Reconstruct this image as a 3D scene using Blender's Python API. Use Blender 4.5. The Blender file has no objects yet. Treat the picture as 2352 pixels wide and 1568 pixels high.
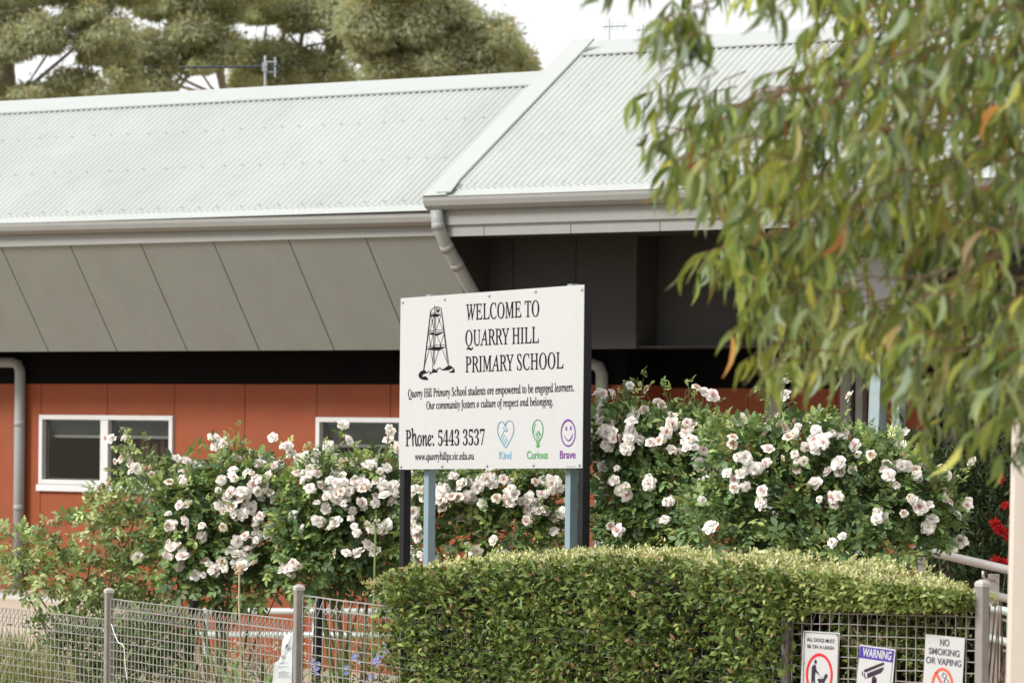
import bpy, math, random
import numpy as np
from mathutils import Vector, Matrix
random.seed(7); RNG = np.random.default_rng(7)
SC = bpy.context.scene
COL = SC.collection

# ------------------------------------------------------------------ camera, sky, sun, exposure
F = 9360.0            # focal length in the 2352 px wide picture used for measuring
CAMZ = 1.6
cam = bpy.data.cameras.new('camera'); cam_o = bpy.data.objects.new('camera', cam); COL.objects.link(cam_o)
cam.sensor_width = 36.0; cam.lens = F / 2352 * 36; cam.shift_y = 204 / 2352
cam.clip_start = .5; cam.clip_end = 3000
R_ = Vector((1, 0, .01)).normalized(); B_ = Vector((0, -1, 0)); U_ = B_.cross(R_)
m4 = Matrix((R_, U_, B_)).transposed().to_4x4(); m4.translation = Vector((0, 0, CAMZ))
cam_o.matrix_world = m4
cam.dof.use_dof = True; cam.dof.focus_distance = 22.6; cam.dof.aperture_fstop = 6.2
cam.dof.aperture_blades = 0
SC.camera = cam_o
SUN_DIR = Vector((-.80, -.42, .68)).normalized()
world = bpy.data.worlds.new('World'); SC.world = world; world.use_nodes = True
wn = world.node_tree.nodes; wl = world.node_tree.links
sky = wn.new('ShaderNodeTexSky'); sky.sky_type = 'NISHITA'; sky.sun_disc = False
sky.sun_elevation = math.asin(SUN_DIR.z); sky.sun_rotation = math.atan2(SUN_DIR.x, SUN_DIR.y)
sky.air_density = 1.0; sky.dust_density = 4.0; sky.ozone_density = 1.0
hs = wn.new('ShaderNodeHueSaturation'); hs.inputs['Saturation'].default_value = .16; hs.inputs['Value'].default_value = 1.0
tc = wn.new('ShaderNodeTexCoord'); mp = wn.new('ShaderNodeMapping'); mp.inputs['Scale'].default_value = (3, 3, 9)
cn = wn.new('ShaderNodeTexNoise'); cn.inputs['Scale'].default_value = 2.2; cn.inputs['Detail'].default_value = 6
cr = wn.new('ShaderNodeMapRange'); cr.inputs['From Min'].default_value = .3; cr.inputs['From Max'].default_value = .7
cr.inputs['To Min'].default_value = .85; cr.inputs['To Max'].default_value = 1.15
mx = wn.new('ShaderNodeMix'); mx.data_type = 'RGBA'; mx.blend_type = 'MULTIPLY'; mx.inputs['Factor'].default_value = 1
wl.new(tc.outputs['Generated'], mp.inputs[0]); wl.new(mp.outputs[0], cn.inputs['Vector']); wl.new(cn.outputs[0], cr.inputs[0])
cloud = wn.new('ShaderNodeMix'); cloud.data_type = 'RGBA'; cloud.inputs['Factor'].default_value = .86     # closed cloud layer over the blue
cloud.inputs['B'].default_value = (4.45, 4.52, 4.56, 1)
wl.new(sky.outputs[0], hs.inputs['Color']); wl.new(hs.outputs[0], cloud.inputs['A']); wl.new(cloud.outputs['Result'], mx.inputs['A']); wl.new(cr.outputs[0], mx.inputs['B'])
bg = wn['Background']; wl.new(mx.outputs['Result'], bg.inputs['Color']); bg.inputs['Strength'].default_value = .15
sun = bpy.data.lights.new('sun', 'SUN'); sun.energy = 2.0; sun.angle = math.radians(14); sun.color = (1, .985, .96)
sun_o = bpy.data.objects.new('sun', sun); COL.objects.link(sun_o); sun_o.location = (0, 0, 30)
sun_o.rotation_euler = SUN_DIR.to_track_quat('Z', 'Y').to_euler()
SC.view_settings.view_transform = 'Standard'; SC.view_settings.look = 'None'; SC.view_settings.gamma = 1
SC.view_settings.exposure = 0.92
SC.render.engine = 'CYCLES'; SC.cycles.use_denoising = True; SC.cycles.max_bounces = 6
SC.cycles.transparent_max_bounces = 8; SC.cycles.caustics_reflective = False; SC.cycles.caustics_refractive = False

# ------------------------------------------------------------------ measuring helpers
def ray(px, py):
    uc = (px - 1176) / F; vc = (988 - py) / F
    return Vector((uc - .01 * vc, 1.0, vc + .01 * uc))
CAM = Vector((0, 0, CAMZ))
def P(px, py, d): return CAM + ray(px, py) * d
def hit(px, py, p0, n):
    r = ray(px, py); return CAM + r * ((p0 - CAM).dot(n) / r.dot(n))
def ground_z(x, y):
    def ss(a, b, t):
        t = min(1, max(0, (t - a) / (b - a))); return t * t * (3 - 2 * t)
    far = -.42 + .42 * ss(-2.4, -3.4, x)
    near = -.45 + .3 * ss(0, 2.2, x)
    return near + (far - near) * ss(22, 30, y)

# ------------------------------------------------------------------ mesh helpers
class MB:
    def __init__(s): s.v = []; s.f = []; s.m = []; s.mi = 0
    def add(s, vs, fs):
        o = len(s.v); s.v += [tuple(v) for v in vs]
        for f in fs: s.f.append(tuple(i + o for i in f)); s.m.append(s.mi)
    def quad(s, a, b, c, d): s.add((a, b, c, d), ((0, 1, 2, 3),))
    def box(s, o, a, b, c):
        o, a, b, c = map(Vector, (o, a, b, c))
        vs = [o, o + a, o + a + b, o + b, o + c, o + a + c, o + a + b + c, o + b + c]
        s.add(vs, ((0, 3, 2, 1), (4, 5, 6, 7), (0, 1, 5, 4), (1, 2, 6, 5), (2, 3, 7, 6), (3, 0, 4, 7)))
    def prism(s, poly, vec):
        vec = Vector(vec); n = len(poly); a = [Vector(p) for p in poly]; b = [p + vec for p in a]
        s.add(a + b, [tuple(range(n))[::-1], tuple(range(n, 2 * n))] + [(i, (i + 1) % n, n + (i + 1) % n, n + i) for i in range(n)])
    def tube(s, pts, r, n=6, cap=True):
        pts = [Vector(p) for p in pts]; rs = r if isinstance(r, (list, tuple)) else [r] * len(pts)
        vs = []; prev = None
        for i, p in enumerate(pts):
            d = (pts[min(i + 1, len(pts) - 1)] - pts[max(i - 1, 0)])
            if d.length < 1e-9: d = Vector((0, 0, 1))
            d.normalize()
            if prev is None:
                u = d.orthogonal().normalized()
            else:
                u = prev - d * prev.dot(d)
                u = u.normalized() if u.length > 1e-6 else d.orthogonal().normalized()
            prev = u; w = d.cross(u)
            for k in range(n):
                a = 2 * math.pi * k / n; vs.append(p + (u * math.cos(a) + w * math.sin(a)) * rs[i])
        fs = []
        for i in range(len(pts) - 1):
            for k in range(n):
                k2 = (k + 1) % n; fs.append((i * n + k, i * n + k2, (i + 1) * n + k2, (i + 1) * n + k))
        if cap: fs += [tuple(range(n))[::-1], tuple(range((len(pts) - 1) * n, len(pts) * n))]
        s.add(vs, fs)
    def ball(s, c, r, nu=8, nv=5, sc=(1, 1, 1)):
        c = Vector(c); vs = []; fs = []
        for j in range(nv + 1):
            t = math.pi * j / nv
            for i in range(nu):
                a = 2 * math.pi * i / nu
                vs.append(c + Vector((math.sin(t) * math.cos(a) * sc[0], math.sin(t) * math.sin(a) * sc[1], math.cos(t) * sc[2])) * r)
        for j in range(nv):
            for i in range(nu):
                i2 = (i + 1) % nu; fs.append((j * nu + i, (j + 1) * nu + i, (j + 1) * nu + i2, j * nu + i2))
        s.add(vs, fs)
    def build(s, name, mat, parent=None, smooth=False):
        me = bpy.data.meshes.new(name); off = wpos(parent)
        me.from_pydata([tuple(Vector(v) - off) for v in s.v], [], s.f)
        for m in (mat if isinstance(mat, (list, tuple)) else [mat]): me.materials.append(m)
        if any(s.m): me.polygons.foreach_set('material_index', s.m)
        if smooth: me.polygons.foreach_set('use_smooth', [True] * len(me.polygons))
        me.update()
        return link(name, me, parent)
def wpos(o):
    v = Vector((0, 0, 0))
    while o is not None: v += o.location; o = o.parent
    return v
def link(name, me, parent=None):
    o = bpy.data.objects.new(name, me); COL.objects.link(o)
    if parent is not None: o.parent = parent
    return o
def tag(o, label=None, cat=None, group=None, kind=None):
    if label: o['label'] = label
    if cat: o['category'] = cat
    if group: o['group'] = group
    if kind: o['kind'] = kind
    return o
def empty(name, loc, label, cat, group=None):
    o = bpy.data.objects.new(name, None); COL.objects.link(o); o.location = loc; o.empty_display_size = .1
    return tag(o, label, cat, group)
def bevel(o, w=.004, seg=2):
    b = o.modifiers.new('bevel', 'BEVEL'); b.width = w; b.segments = seg; b.limit_method = 'ANGLE'; b.angle_limit = math.radians(40)
    return o

# ------------------------------------------------------------------ materials
def mat(name, col, rough=.6, metal=0.0, nscale=6.0, namt=.12, bump=0.0, bscale=80.0, spec=.28, stain=0.0):
    m = bpy.data.materials.new(name); m.use_nodes = True; nt = m.node_tree; N = nt.nodes; L = nt.links
    b = N['Principled BSDF']; b.inputs['Roughness'].default_value = rough; b.inputs['Metallic'].default_value = metal
    b.inputs['Specular IOR Level'].default_value = spec
    t = N.new('ShaderNodeTexCoord'); n1 = N.new('ShaderNodeTexNoise'); n1.inputs['Scale'].default_value = nscale; n1.inputs['Detail'].default_value = 7
    n1.inputs['Roughness'].default_value = .65
    L.new(t.outputs['Object'], n1.inputs['Vector'])
    mr = N.new('ShaderNodeMapRange'); mr.inputs['From Min'].default_value = .25; mr.inputs['From Max'].default_value = .75
    mr.inputs['To Min'].default_value = 1 - namt; mr.inputs['To Max'].default_value = 1 + namt
    L.new(n1.outputs[0], mr.inputs[0])
    x = N.new('ShaderNodeMix'); x.data_type = 'RGBA'; x.blend_type = 'MULTIPLY'; x.inputs['Factor'].default_value = 1
    x.inputs['A'].default_value = (*col, 1); L.new(mr.outputs[0], x.inputs['B'])
    out = x.outputs['Result']
    if stain:
        n3 = N.new('ShaderNodeTexNoise'); n3.inputs['Scale'].default_value = 1.7; n3.inputs['Detail'].default_value = 9
        mp_ = N.new('ShaderNodeMapping'); mp_.inputs['Scale'].default_value = (3, 3, .7)
        L.new(t.outputs['Object'], mp_.inputs[0]); L.new(mp_.outputs[0], n3.inputs['Vector'])
        m3 = N.new('ShaderNodeMapRange'); m3.inputs['From Min'].default_value = .52; m3.inputs['From Max'].default_value = .75
        m3.inputs['To Max'].default_value = stain; L.new(n3.outputs[0], m3.inputs[0])
        x2 = N.new('ShaderNodeMix'); x2.data_type = 'RGBA'; L.new(m3.outputs[0], x2.inputs['Factor'])
        L.new(out, x2.inputs['A']); x2.inputs['B'].default_value = (.16, .13, .09, 1); out = x2.outputs['Result']
    L.new(out, b.inputs['Base Color'])
    if bump:
        n2 = N.new('ShaderNodeTexNoise'); n2.inputs['Scale'].default_value = bscale; L.new(t.outputs['Object'], n2.inputs['Vector'])
        bp = N.new('ShaderNodeBump'); bp.inputs['Strength'].default_value = bump; bp.inputs['Distance'].default_value = .01
        L.new(n2.outputs[0], bp.inputs['Height']); L.new(bp.outputs[0], b.inputs['Normal'])
    return m
def leaf_mat(name, rough=.5, trans=.28, spec=.4, tcol=(1.25, 1.25, .6)):
    m = bpy.data.materials.new(name); m.use_nodes = True; nt = m.node_tree; N = nt.nodes; L = nt.links
    b = N['Principled BSDF']; b.inputs['Roughness'].default_value = rough; b.inputs['Specular IOR Level'].default_value = spec
    a = N.new('ShaderNodeAttribute'); a.attribute_name = 'tint'
    L.new(a.outputs['Color'], b.inputs['Base Color'])
    tr = N.new('ShaderNodeBsdfTranslucent'); g = N.new('ShaderNodeMix'); g.data_type = 'RGBA'; g.blend_type = 'MULTIPLY'
    g.inputs['Factor'].default_value = 1; g.inputs['B'].default_value = (*tcol, 1); L.new(a.outputs['Color'], g.inputs['A'])
    L.new(g.outputs['Result'], tr.inputs['Color'])
    ms = N.new('ShaderNodeMixShader'); ms.inputs[0].default_value = trans
    L.new(b.outputs[0], ms.inputs[1]); L.new(tr.outputs[0], ms.inputs[2]); L.new(ms.outputs[0], N['Material Output'].inputs['Surface'])
    return m
def glass_mat():
    m = bpy.data.materials.new('window_glass'); m.use_nodes = True; nt = m.node_tree; N = nt.nodes; L = nt.links
    N.remove(N['Principled BSDF'])
    g = N.new('ShaderNodeBsdfGlossy'); g.inputs['Roughness'].default_value = .03; g.inputs['Color'].default_value = (.9, .95, .93, 1)
    t = N.new('ShaderNodeBsdfTransparent'); t.inputs['Color'].default_value = (.72, .74, .72, 1)
    fr = N.new('ShaderNodeFresnel'); fr.inputs['IOR'].default_value = 1.5
    ms = N.new('ShaderNodeMixShader'); L.new(fr.outputs[0], ms.inputs[0]); L.new(t.outputs[0], ms.inputs[1]); L.new(g.outputs[0], ms.inputs[2])
    L.new(ms.outputs[0], N['Material Output'].inputs['Surface'])
    return m
M = dict(
    roof=mat('roof_sheet', (.405, .425, .40), .45, 0, 1.2, .07, spec=.4, stain=.09),
    cap=mat('roof_flashing', (.37, .385, .365), .42, 0, 2, .04, spec=.4),
    trim=mat('grey_trim', (.235, .238, .225), .5, 0, 5, .05),
    soffit=mat('soffit_board', (.212, .222, .200), .7, 0, 3, .06, .08, 160, stain=.12),
    shaded_board=mat('recess_board', (.036, .034, .031), .8, 0, 3, .1),
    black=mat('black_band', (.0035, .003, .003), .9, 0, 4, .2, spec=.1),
    orange=mat('terracotta_panel', (.228, .055, .019), .68, 0, 4, .09, .08, 200, spec=.3, stain=.10),
    white=mat('white_frame', (.54, .54, .53), .4, 0, 6, .05),
    pipe=mat('grey_pipe', (.27, .28, .275), .42, 0, 6, .06, stain=.2),
    glass=glass_mat(),
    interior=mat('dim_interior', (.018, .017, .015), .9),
    curtain=mat('brown_books', (.17, .11, .075), .9, 0, 25, .5),
    pale=mat('pale_board', (.36, .37, .39), .6, 0, 3, .05),
    teal=mat('pale_blue_steel', (.27, .34, .35), .45, 0, 8, .08),
    sign=mat('sign_white', (.43, .432, .43), .35, 0, 2, .015, spec=.3, stain=.05),
    ink=mat('sign_ink', (.008, .008, .009), .6, spec=.08),
    frame=mat('black_steel', (.010, .0105, .012), .5, 0, 12, .4, .15, 60, spec=.2),
    blue=mat('blue_grey_post', (.20, .27, .31), .45, 0, 10, .1, stain=.15),
    ic_blue=mat('ink_blue', (.13, .33, .42), .5), ic_green=mat('ink_green', (.04, .29, .08), .5), ic_purple=mat('ink_purple', (.14, .04, .21), .5),
    screw=mat('screw_steel', (.42, .42, .42), .35, .8),
    galv=mat('galvanised_wire', (.33, .315, .285), .5, .35, 20, .25),
    post=mat('galvanised_post', (.24, .22, .20), .5, .25, 14, .18, stain=.3),
    cap_post=mat('post_cap', (.42, .40, .375), .5, .2, 14, .12),
    rail=mat('pale_rail', (.44, .46, .43), .4, .2, 10, .08),
    steel=mat('brushed_steel', (.42, .39, .36), .38, .6, 14, .1),
    sred=mat('sign_red', (.55, .02, .03), .5), sorange=mat('sign_orange', (.62, .10, .055), .5), spurple=mat('sign_purple', (.05, .03, .25), .5),
    ink_soft=mat('ink_plum', (.03, .018, .035), .5), ink_grey=mat('ink_grey', (.10, .085, .11), .5),
    bag=mat('plastic_bag', (.44, .47, .47), .3, 0, 9, .06, .3, 30),
    bark=mat('bark', (.17, .12, .09), .85, 0, 8, .4, .4, 40), gumbark=mat('gum_bark', (.36, .31, .26), .8, 0, 3, .35, .3, 20),
    cane=mat('green_cane', (.10, .13, .05), .6, 0, 10, .3), dry=mat('dry_stem', (.42, .32, .20), .8, 0, 20, .25),
    core=mat('hedge_inner_shade', (.010, .009, .006), .95, 0, 30, .6),
    cream=mat('cream_paint', (.55, .49, .43), .55, 0, 5, .06, stain=.12),
    ground=mat('soil', (.36, .285, .20), .95, 0, 3, .3, .4, 30), sand=mat('sandy_path', (.46, .37, .28), .95, 0, 5, .15, .3, 60),
    kerb=mat('concrete', (.40, .39, .37), .85, 0, 8, .12),
    antenna=mat('antenna_metal', (.36, .38, .40), .4, .6), antenna_dark=mat('antenna_dark', (.05, .055, .06), .5, .3),
    bud=mat('dry_bud', (.42, .27, .16), .8, 0, 40, .3),
    string=mat('white_string', (.66, .64, .60), .7),
)
def sheet_variation(m, pitch, amt):
    # every sheet or board along the facade is a slightly different batch
    nt = m.node_tree; N = nt.nodes; L = nt.links; b = N['Principled BSDF']; src = b.inputs['Base Color'].links[0].from_socket
    g_ = N.new('ShaderNodeNewGeometry'); d = N.new('ShaderNodeVectorMath'); d.operation = 'DOT_PRODUCT'; d.inputs[1].default_value = (math.sin(math.radians(53.2)), -math.cos(math.radians(53.2)), 0)
    q = N.new('ShaderNodeMath'); q.operation = 'DIVIDE'; q.inputs[1].default_value = pitch; fl_ = N.new('ShaderNodeMath'); fl_.operation = 'FLOOR'
    w = N.new('ShaderNodeTexWhiteNoise'); w.noise_dimensions = '1D'; r = N.new('ShaderNodeMapRange'); r.inputs['To Min'].default_value = 1 - amt; r.inputs['To Max'].default_value = 1 + amt
    x = N.new('ShaderNodeMix'); x.data_type = 'RGBA'; x.blend_type = 'MULTIPLY'; x.inputs['Factor'].default_value = 1
    L.new(g_.outputs['Position'], d.inputs[0]); L.new(d.outputs['Value'], q.inputs[0]); L.new(q.outputs[0], fl_.inputs[0]); L.new(fl_.outputs[0], w.inputs['W']); L.new(w.outputs['Value'], r.inputs[0])
    L.new(src, x.inputs['A']); L.new(r.outputs[0], x.inputs['B']); L.new(x.outputs['Result'], b.inputs['Base Color'])
sheet_variation(M['roof'], .762, .025)
LM = dict(rose=leaf_mat('rose_leaf', .45, .2, .22), hedge=leaf_mat('hedge_leaf', .42, .14, .2), gum=leaf_mat('gum_leaf', .42, .26, .2),
          far=leaf_mat('distant_leaf', .7, .5, .1), petal=leaf_mat('petal', .7, .30, .25, (1, .97, .93)))

# ------------------------------------------------------------------ leaf helpers
T_ROSE = (np.array([(0, 0, 0), (-.45, .38, .07), (.45, .38, .07), (0, .42, 0), (-.36, .72, .05), (.36, .72, .05), (0, .74, -.02), (0, 1, -.08)]),
          [(0, 3, 1), (0, 2, 3), (1, 3, 6, 4), (3, 2, 5, 6), (4, 6, 7), (6, 5, 7)])
T_HEDGE = (np.array([(0, 0, 0), (-.5, .5, .10), (.5, .5, .10), (0, .55, 0), (0, 1, -.06)]), [(0, 3, 1), (0, 2, 3), (1, 3, 4), (3, 2, 4)])
def _gum():
    v = []; ys = (0, .12, .35, .62, .85, 1); ws = (.10, .62, 1, .8, .36, .02)
    for y, w in zip(ys, ws):
        cx = 1.5 * math.sin(y * math.pi) * .55; z = -.10 * y * y
        v += [(cx - w / 2, y, z + .012 * w), (cx, y, z), (cx + w / 2, y, z + .012 * w)]
    f = []
    for i in range(5):
        for k in range(2): f.append((3 * i + k, 3 * i + k + 1, 3 * i + 4 + k, 3 * i + 3 + k))
    return np.array(v), f
T_GUM = _gum()
T_DIA = (np.array([(0, 0, 0), (.5, .45, .05), (0, 1, 0), (-.5, .45, .05)]), [(0, 1, 2, 3)])
T_STRAP = (np.array([(-.5, 0, 0), (.5, 0, 0), (.5, .35, .03), (-.5, .35, .03), (.42, .7, -.03), (-.42, .7, -.03), (0, 1, -.22)]),
           [(0, 1, 2, 3), (3, 2, 4, 5), (5, 4, 6)])
def nz(a): return a / np.maximum(np.linalg.norm(a, axis=-1, keepdims=True), 1e-9)
def rnd(n): return nz(RNG.normal(size=(n, 3)))
def leaves(name, tmpl, pos, dirv, nrm, L, W, col, material, parent=None):
    """Every leaf a small shaped face group; one mesh for the foliage of one plant."""
    tv, tf = tmpl; n = len(pos); k = len(tv)
    d = nz(dirv); s = nz(np.cross(d, nrm)); u = np.cross(s, d)
    L = np.broadcast_to(np.asarray(L, float), (n,)); W = np.broadcast_to(np.asarray(W, float), (n,))
    co = pos[:, None, :] + s[:, None, :] * (tv[None, :, 0:1] * W[:, None, None]) + d[:, None, :] * (tv[None, :, 1:2] * L[:, None, None]) \
        + u[:, None, :] * (tv[None, :, 2:3] * L[:, None, None])
    co = co.reshape(-1, 3) - np.array(wpos(parent))
    lens = np.array([len(f) for f in tf]); flat = np.concatenate([np.array(f) for f in tf])
    loops = (flat[None, :] + (np.arange(n) * k)[:, None]).ravel(); tot = np.tile(lens, n); st = np.concatenate([[0], np.cumsum(tot)[:-1]])
    me = bpy.data.meshes.new(name); me.vertices.add(len(co)); me.vertices.foreach_set('co', co.astype(np.float32).ravel())
    me.loops.add(len(loops)); me.loops.foreach_set('vertex_index', loops.astype(np.int32))
    me.polygons.add(len(tot)); me.polygons.foreach_set('loop_start', st.astype(np.int32)); me.polygons.foreach_set('loop_total', tot.astype(np.int32))
    me.update(calc_edges=True)
    at = me.attributes.new('tint', 'FLOAT_COLOR', 'POINT')
    c4 = np.ones((n, k, 4), np.float32); c4[:, :, :3] = np.clip(col, 0, 1)[:, None, :]
    at.data.foreach_set('color', c4.ravel()); me.materials.append(material); me.validate()
    return link(name, me, parent)
def tints(n, cols, probs, jitter=.18):
    cols = np.array(cols); i = RNG.choice(len(cols), n, p=np.array(probs) / sum(probs))
    return cols[i] * (1 + RNG.normal(0, jitter, (n, 1))).clip(.5, 1.7)
def npv(v): return np.array((v.x, v.y, v.z))

# ------------------------------------------------------------------ ground
gx = np.linspace(-14, 14, 57); gy = np.linspace(6, 66, 61); g = MB()
for y in gy:
    for x in gx: g.v.append((x, y, ground_z(x, y)))
for j in range(60):
    for i in range(56):
        a = j * 57 + i; g.f.append((a, a + 1, a + 58, a + 57)); g.m.append(0)
o = len(g.v); zf = -.44          # the same sheet carried out to the horizon
for (x, y) in ((-1500, -600), (1500, -600), (1500, 2500), (-1500, 2500)): g.v.append((x, y, zf))
edge = {'b': [i for i in range(57)], 'r': [j * 57 + 56 for j in range(61)], 't': [60 * 57 + i for i in range(56, -1, -1)], 'l': [j * 57 for j in range(60, -1, -1)]}
for key, c0, c1 in (('b', o, o + 1), ('r', o + 1, o + 2), ('t', o + 2, o + 3), ('l', o + 3, o)):
    e = edge[key]; half = len(e) // 2
    for q in range(len(e) - 1):
        g.f.append((e[q + 1], e[q], c0 if q < half else c1)); g.m.append(0)
    g.f.append((e[half], c0, c1)); g.m.append(0)
tag(g.build('ground', M['ground']), kind='structure')
pth = MB()
pl = [(-7, 29.2), (-2.9, 29.2), (-3.1, 33), (-3.3, 37.6), (-8, 40.2)]
xs = np.linspace(-7.5, -2.9, 16)
for i in range(15):
    for j in range(12):
        y0 = 28.5 + j * .85; q = [(xs[i], y0), (xs[i + 1], y0), (xs[i + 1], y0 + .85), (xs[i], y0 + .85)]
        pth.quad(*[(a, b, ground_z(a, b) + .012) for a, b in q])
tag(pth.build('sandy_path', M['sand']), kind='structure')

# ------------------------------------------------------------------ school building
A_ = math.radians(53.2)
EF = Vector((math.sin(A_), -math.cos(A_), 0)); NI = Vector((math.cos(A_), math.sin(A_), 0)); ZU = Vector((0, 0, 1))
W0 = P(588, 985, 38.0); W0.z = 0
def Fp(s, q, z): return W0 + EF * s - NI * q + ZU * z
def fs(px, py, q):
    p = hit(px, py, W0 - NI * q, NI); return (p - W0).dot(EF), p.z
school = empty('school_building', Fp(0, 0, -.4), 'long school building with terracotta walls and a pale corrugated metal roof', 'building')
def fbox(mb, s0, s1, q0, q1, z0, z1): mb.box(Fp(s0, q0, z0), EF * (s1 - s0), -NI * (q1 - q0), ZU * (z1 - z0))
SW0 = -7.6; SW1 = 16.0
Z_WT = 2.006; Z_SB = 2.303; Z_FB = 3.268
# wall sheets with open joints over a dark backing
jpx = (95, 247, 401, 563, 728, 897, 1070, 1245, 1440)
js = [fs(p, 900, 0)[0] for p in jpx]; js = [SW0] + [js[0] - .93 * k for k in (5, 4, 3, 2, 1)] + js
w1 = (fs(94, 960, 0)[0], fs(400.5, 960, 0)[0]); w2 = (fs(729.5, 960, 0)[0], fs(1068, 960, 0)[0])
Z_WIN1 = fs(97, 952, 0)[1]; Z_WINB = 1.015; Z_WIN2 = fs(735, 957.5, 0)[1]
wall = MB()
for a, b in zip(js[:-1], js[1:]):
    a += .004; b -= .004; mid = (a + b) / 2
    zz = [(-.45, Z_WT)]
    if w1[0] < mid < w1[1]: zz = [(-.45, Z_WINB), (Z_WIN1, Z_WT)]
    if w2[0] < mid < w2[1]: zz = [(-.45, Z_WINB), (Z_WIN2, Z_WT)]
    for z0, z1 in zz: fbox(wall, a, b, -.02, 0, z0, z1)
SR = js[-1]
for k in range(3): fbox(wall, SR + .004 + k * .9, SR + .896 + k * .9, -.57, -.55, -.45, Z_WT - .02)
fbox(wall, SR - .02, SR - .002, -.55, -.02, -.45, Z_WT)
wall.build('wall', M['orange'], school)
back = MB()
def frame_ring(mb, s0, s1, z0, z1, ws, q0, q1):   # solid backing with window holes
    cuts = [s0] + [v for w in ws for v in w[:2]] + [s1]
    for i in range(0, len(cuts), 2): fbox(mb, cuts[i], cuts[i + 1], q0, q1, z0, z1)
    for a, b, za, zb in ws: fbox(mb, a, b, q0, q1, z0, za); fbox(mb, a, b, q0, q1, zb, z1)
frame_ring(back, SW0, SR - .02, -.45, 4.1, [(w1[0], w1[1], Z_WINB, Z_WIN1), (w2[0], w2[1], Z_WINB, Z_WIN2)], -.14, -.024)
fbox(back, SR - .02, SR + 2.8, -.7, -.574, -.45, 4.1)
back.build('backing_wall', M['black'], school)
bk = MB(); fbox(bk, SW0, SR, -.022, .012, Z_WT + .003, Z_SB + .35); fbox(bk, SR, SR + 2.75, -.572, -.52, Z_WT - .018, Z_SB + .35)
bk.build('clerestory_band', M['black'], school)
# rooms seen through the windows
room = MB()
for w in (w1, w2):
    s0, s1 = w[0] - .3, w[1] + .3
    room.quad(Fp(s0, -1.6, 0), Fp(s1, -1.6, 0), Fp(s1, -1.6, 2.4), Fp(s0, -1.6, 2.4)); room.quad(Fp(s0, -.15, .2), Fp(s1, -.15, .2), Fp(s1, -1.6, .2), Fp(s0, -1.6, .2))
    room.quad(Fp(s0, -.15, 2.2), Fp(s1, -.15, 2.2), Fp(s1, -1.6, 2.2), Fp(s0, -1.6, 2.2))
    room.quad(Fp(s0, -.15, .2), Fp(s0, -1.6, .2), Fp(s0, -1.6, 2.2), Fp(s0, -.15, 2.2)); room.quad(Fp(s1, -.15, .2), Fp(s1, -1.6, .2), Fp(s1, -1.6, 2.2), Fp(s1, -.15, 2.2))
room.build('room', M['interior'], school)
shelf = MB()
zr_ = fs(300, 1003.5, -.1)[1]; zr2 = fs(830, 1024, -.1)[1]
for w, z_ in ((w1, zr_), (w2, zr2)): fbox(shelf, w[0] + .05, w[1] - .05, -.115, -.10, z_ - .012, z_ + .014)
shelf.build('window_shelf', M['white'], school)
bl = MB()
for w, z_ in ((w1, zr_), (w2, zr2)): fbox(bl, w[0] + .05, w[1] - .05, -.113, -.108, z_ + .014, 1.9)
bl.build('window_blind', mat('grey_blind', (.10, .10, .085), .8, 0, 2.5, .5), school)
bks = MB(); s = w1[0] + .85
while s < w1[1] + .1:
    wd = random.uniform(.04, .09); fbox(bks, s, s + wd, -.3, -.2, .9, random.uniform(1.38, 1.55)); s += wd + random.uniform(.005, .04)
s = w2[0] + .1
while s < w2[1]:
    wd = random.uniform(.05, .3); fbox(bks, s, s + wd, -.35, -.25, .9, random.uniform(1.2, 1.5)); s += wd + random.uniform(.02, .1)
bks.build('book_row', M['curtain'], school)
def window(s0, s1, zt, mulls):
    zb = Z_WINB + .02; t = .045
    fr = MB(); fbox(fr, s0, s1, -.06, .03, zt - t, zt); fbox(fr, s0, s0 + t, -.06, .03, zb, zt - t); fbox(fr, s1 - t, s1, -.06, .03, zb, zt - t)
    fbox(fr, s0 + t, s1 - t, -.06, .03, zb, zb + t)
    for mpos, mw in mulls: fbox(fr, mpos - mw / 2, mpos + mw / 2, -.05, .025, zb + t, zt - t)
    win = fr.build('window', M['white'], school); bevel(win, .003)
    sl = MB(); sl.prism([Fp(s0 - .02, .0, zb - .06), Fp(s0 - .02, .04, zb - .066), Fp(s0 - .02, .04, zb - .014), Fp(s0 - .02, .032, zb - .004), Fp(s0 - .02, .0, zb - .004)], EF * (s1 - s0 + .04))
    sl.build('sill', M['white'], win)
    cuts = [s0 + t] + [v for m_, w_ in mulls for v in (m_ - w_ / 2, m_ + w_ / 2)] + [s1 - t]
    for i in range(0, len(cuts), 2):
        a, b = cuts[i], cuts[i + 1]
        gp = MB(); gp.quad(Fp(a, -.028, zb + t), Fp(b, -.028, zb + t), Fp(b, -.028, zt - t), Fp(a, -.028, zt - t)); gp.build('pane', M['glass'], win)
        sm = MB()
        fbox(sm, a + .002, a + .035, -.056, -.034, zb + t, zt - t); fbox(sm, a + .035, b - .002, -.056, -.034, zt - t - .018, zt - t)
        fbox(sm, a + .035, b - .002, -.056, -.034, zb + t, zb + t + .016)
        sm.build('sash', M['trim'], win)
w1m = fs(243, 1000, 0)[0]
window(w1[0], w1[1], Z_WIN1, [(w1m, .10)])
window(w2[0], w2[1], Z_WIN2, [(w2[0] + 1.02, .09)])
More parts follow.
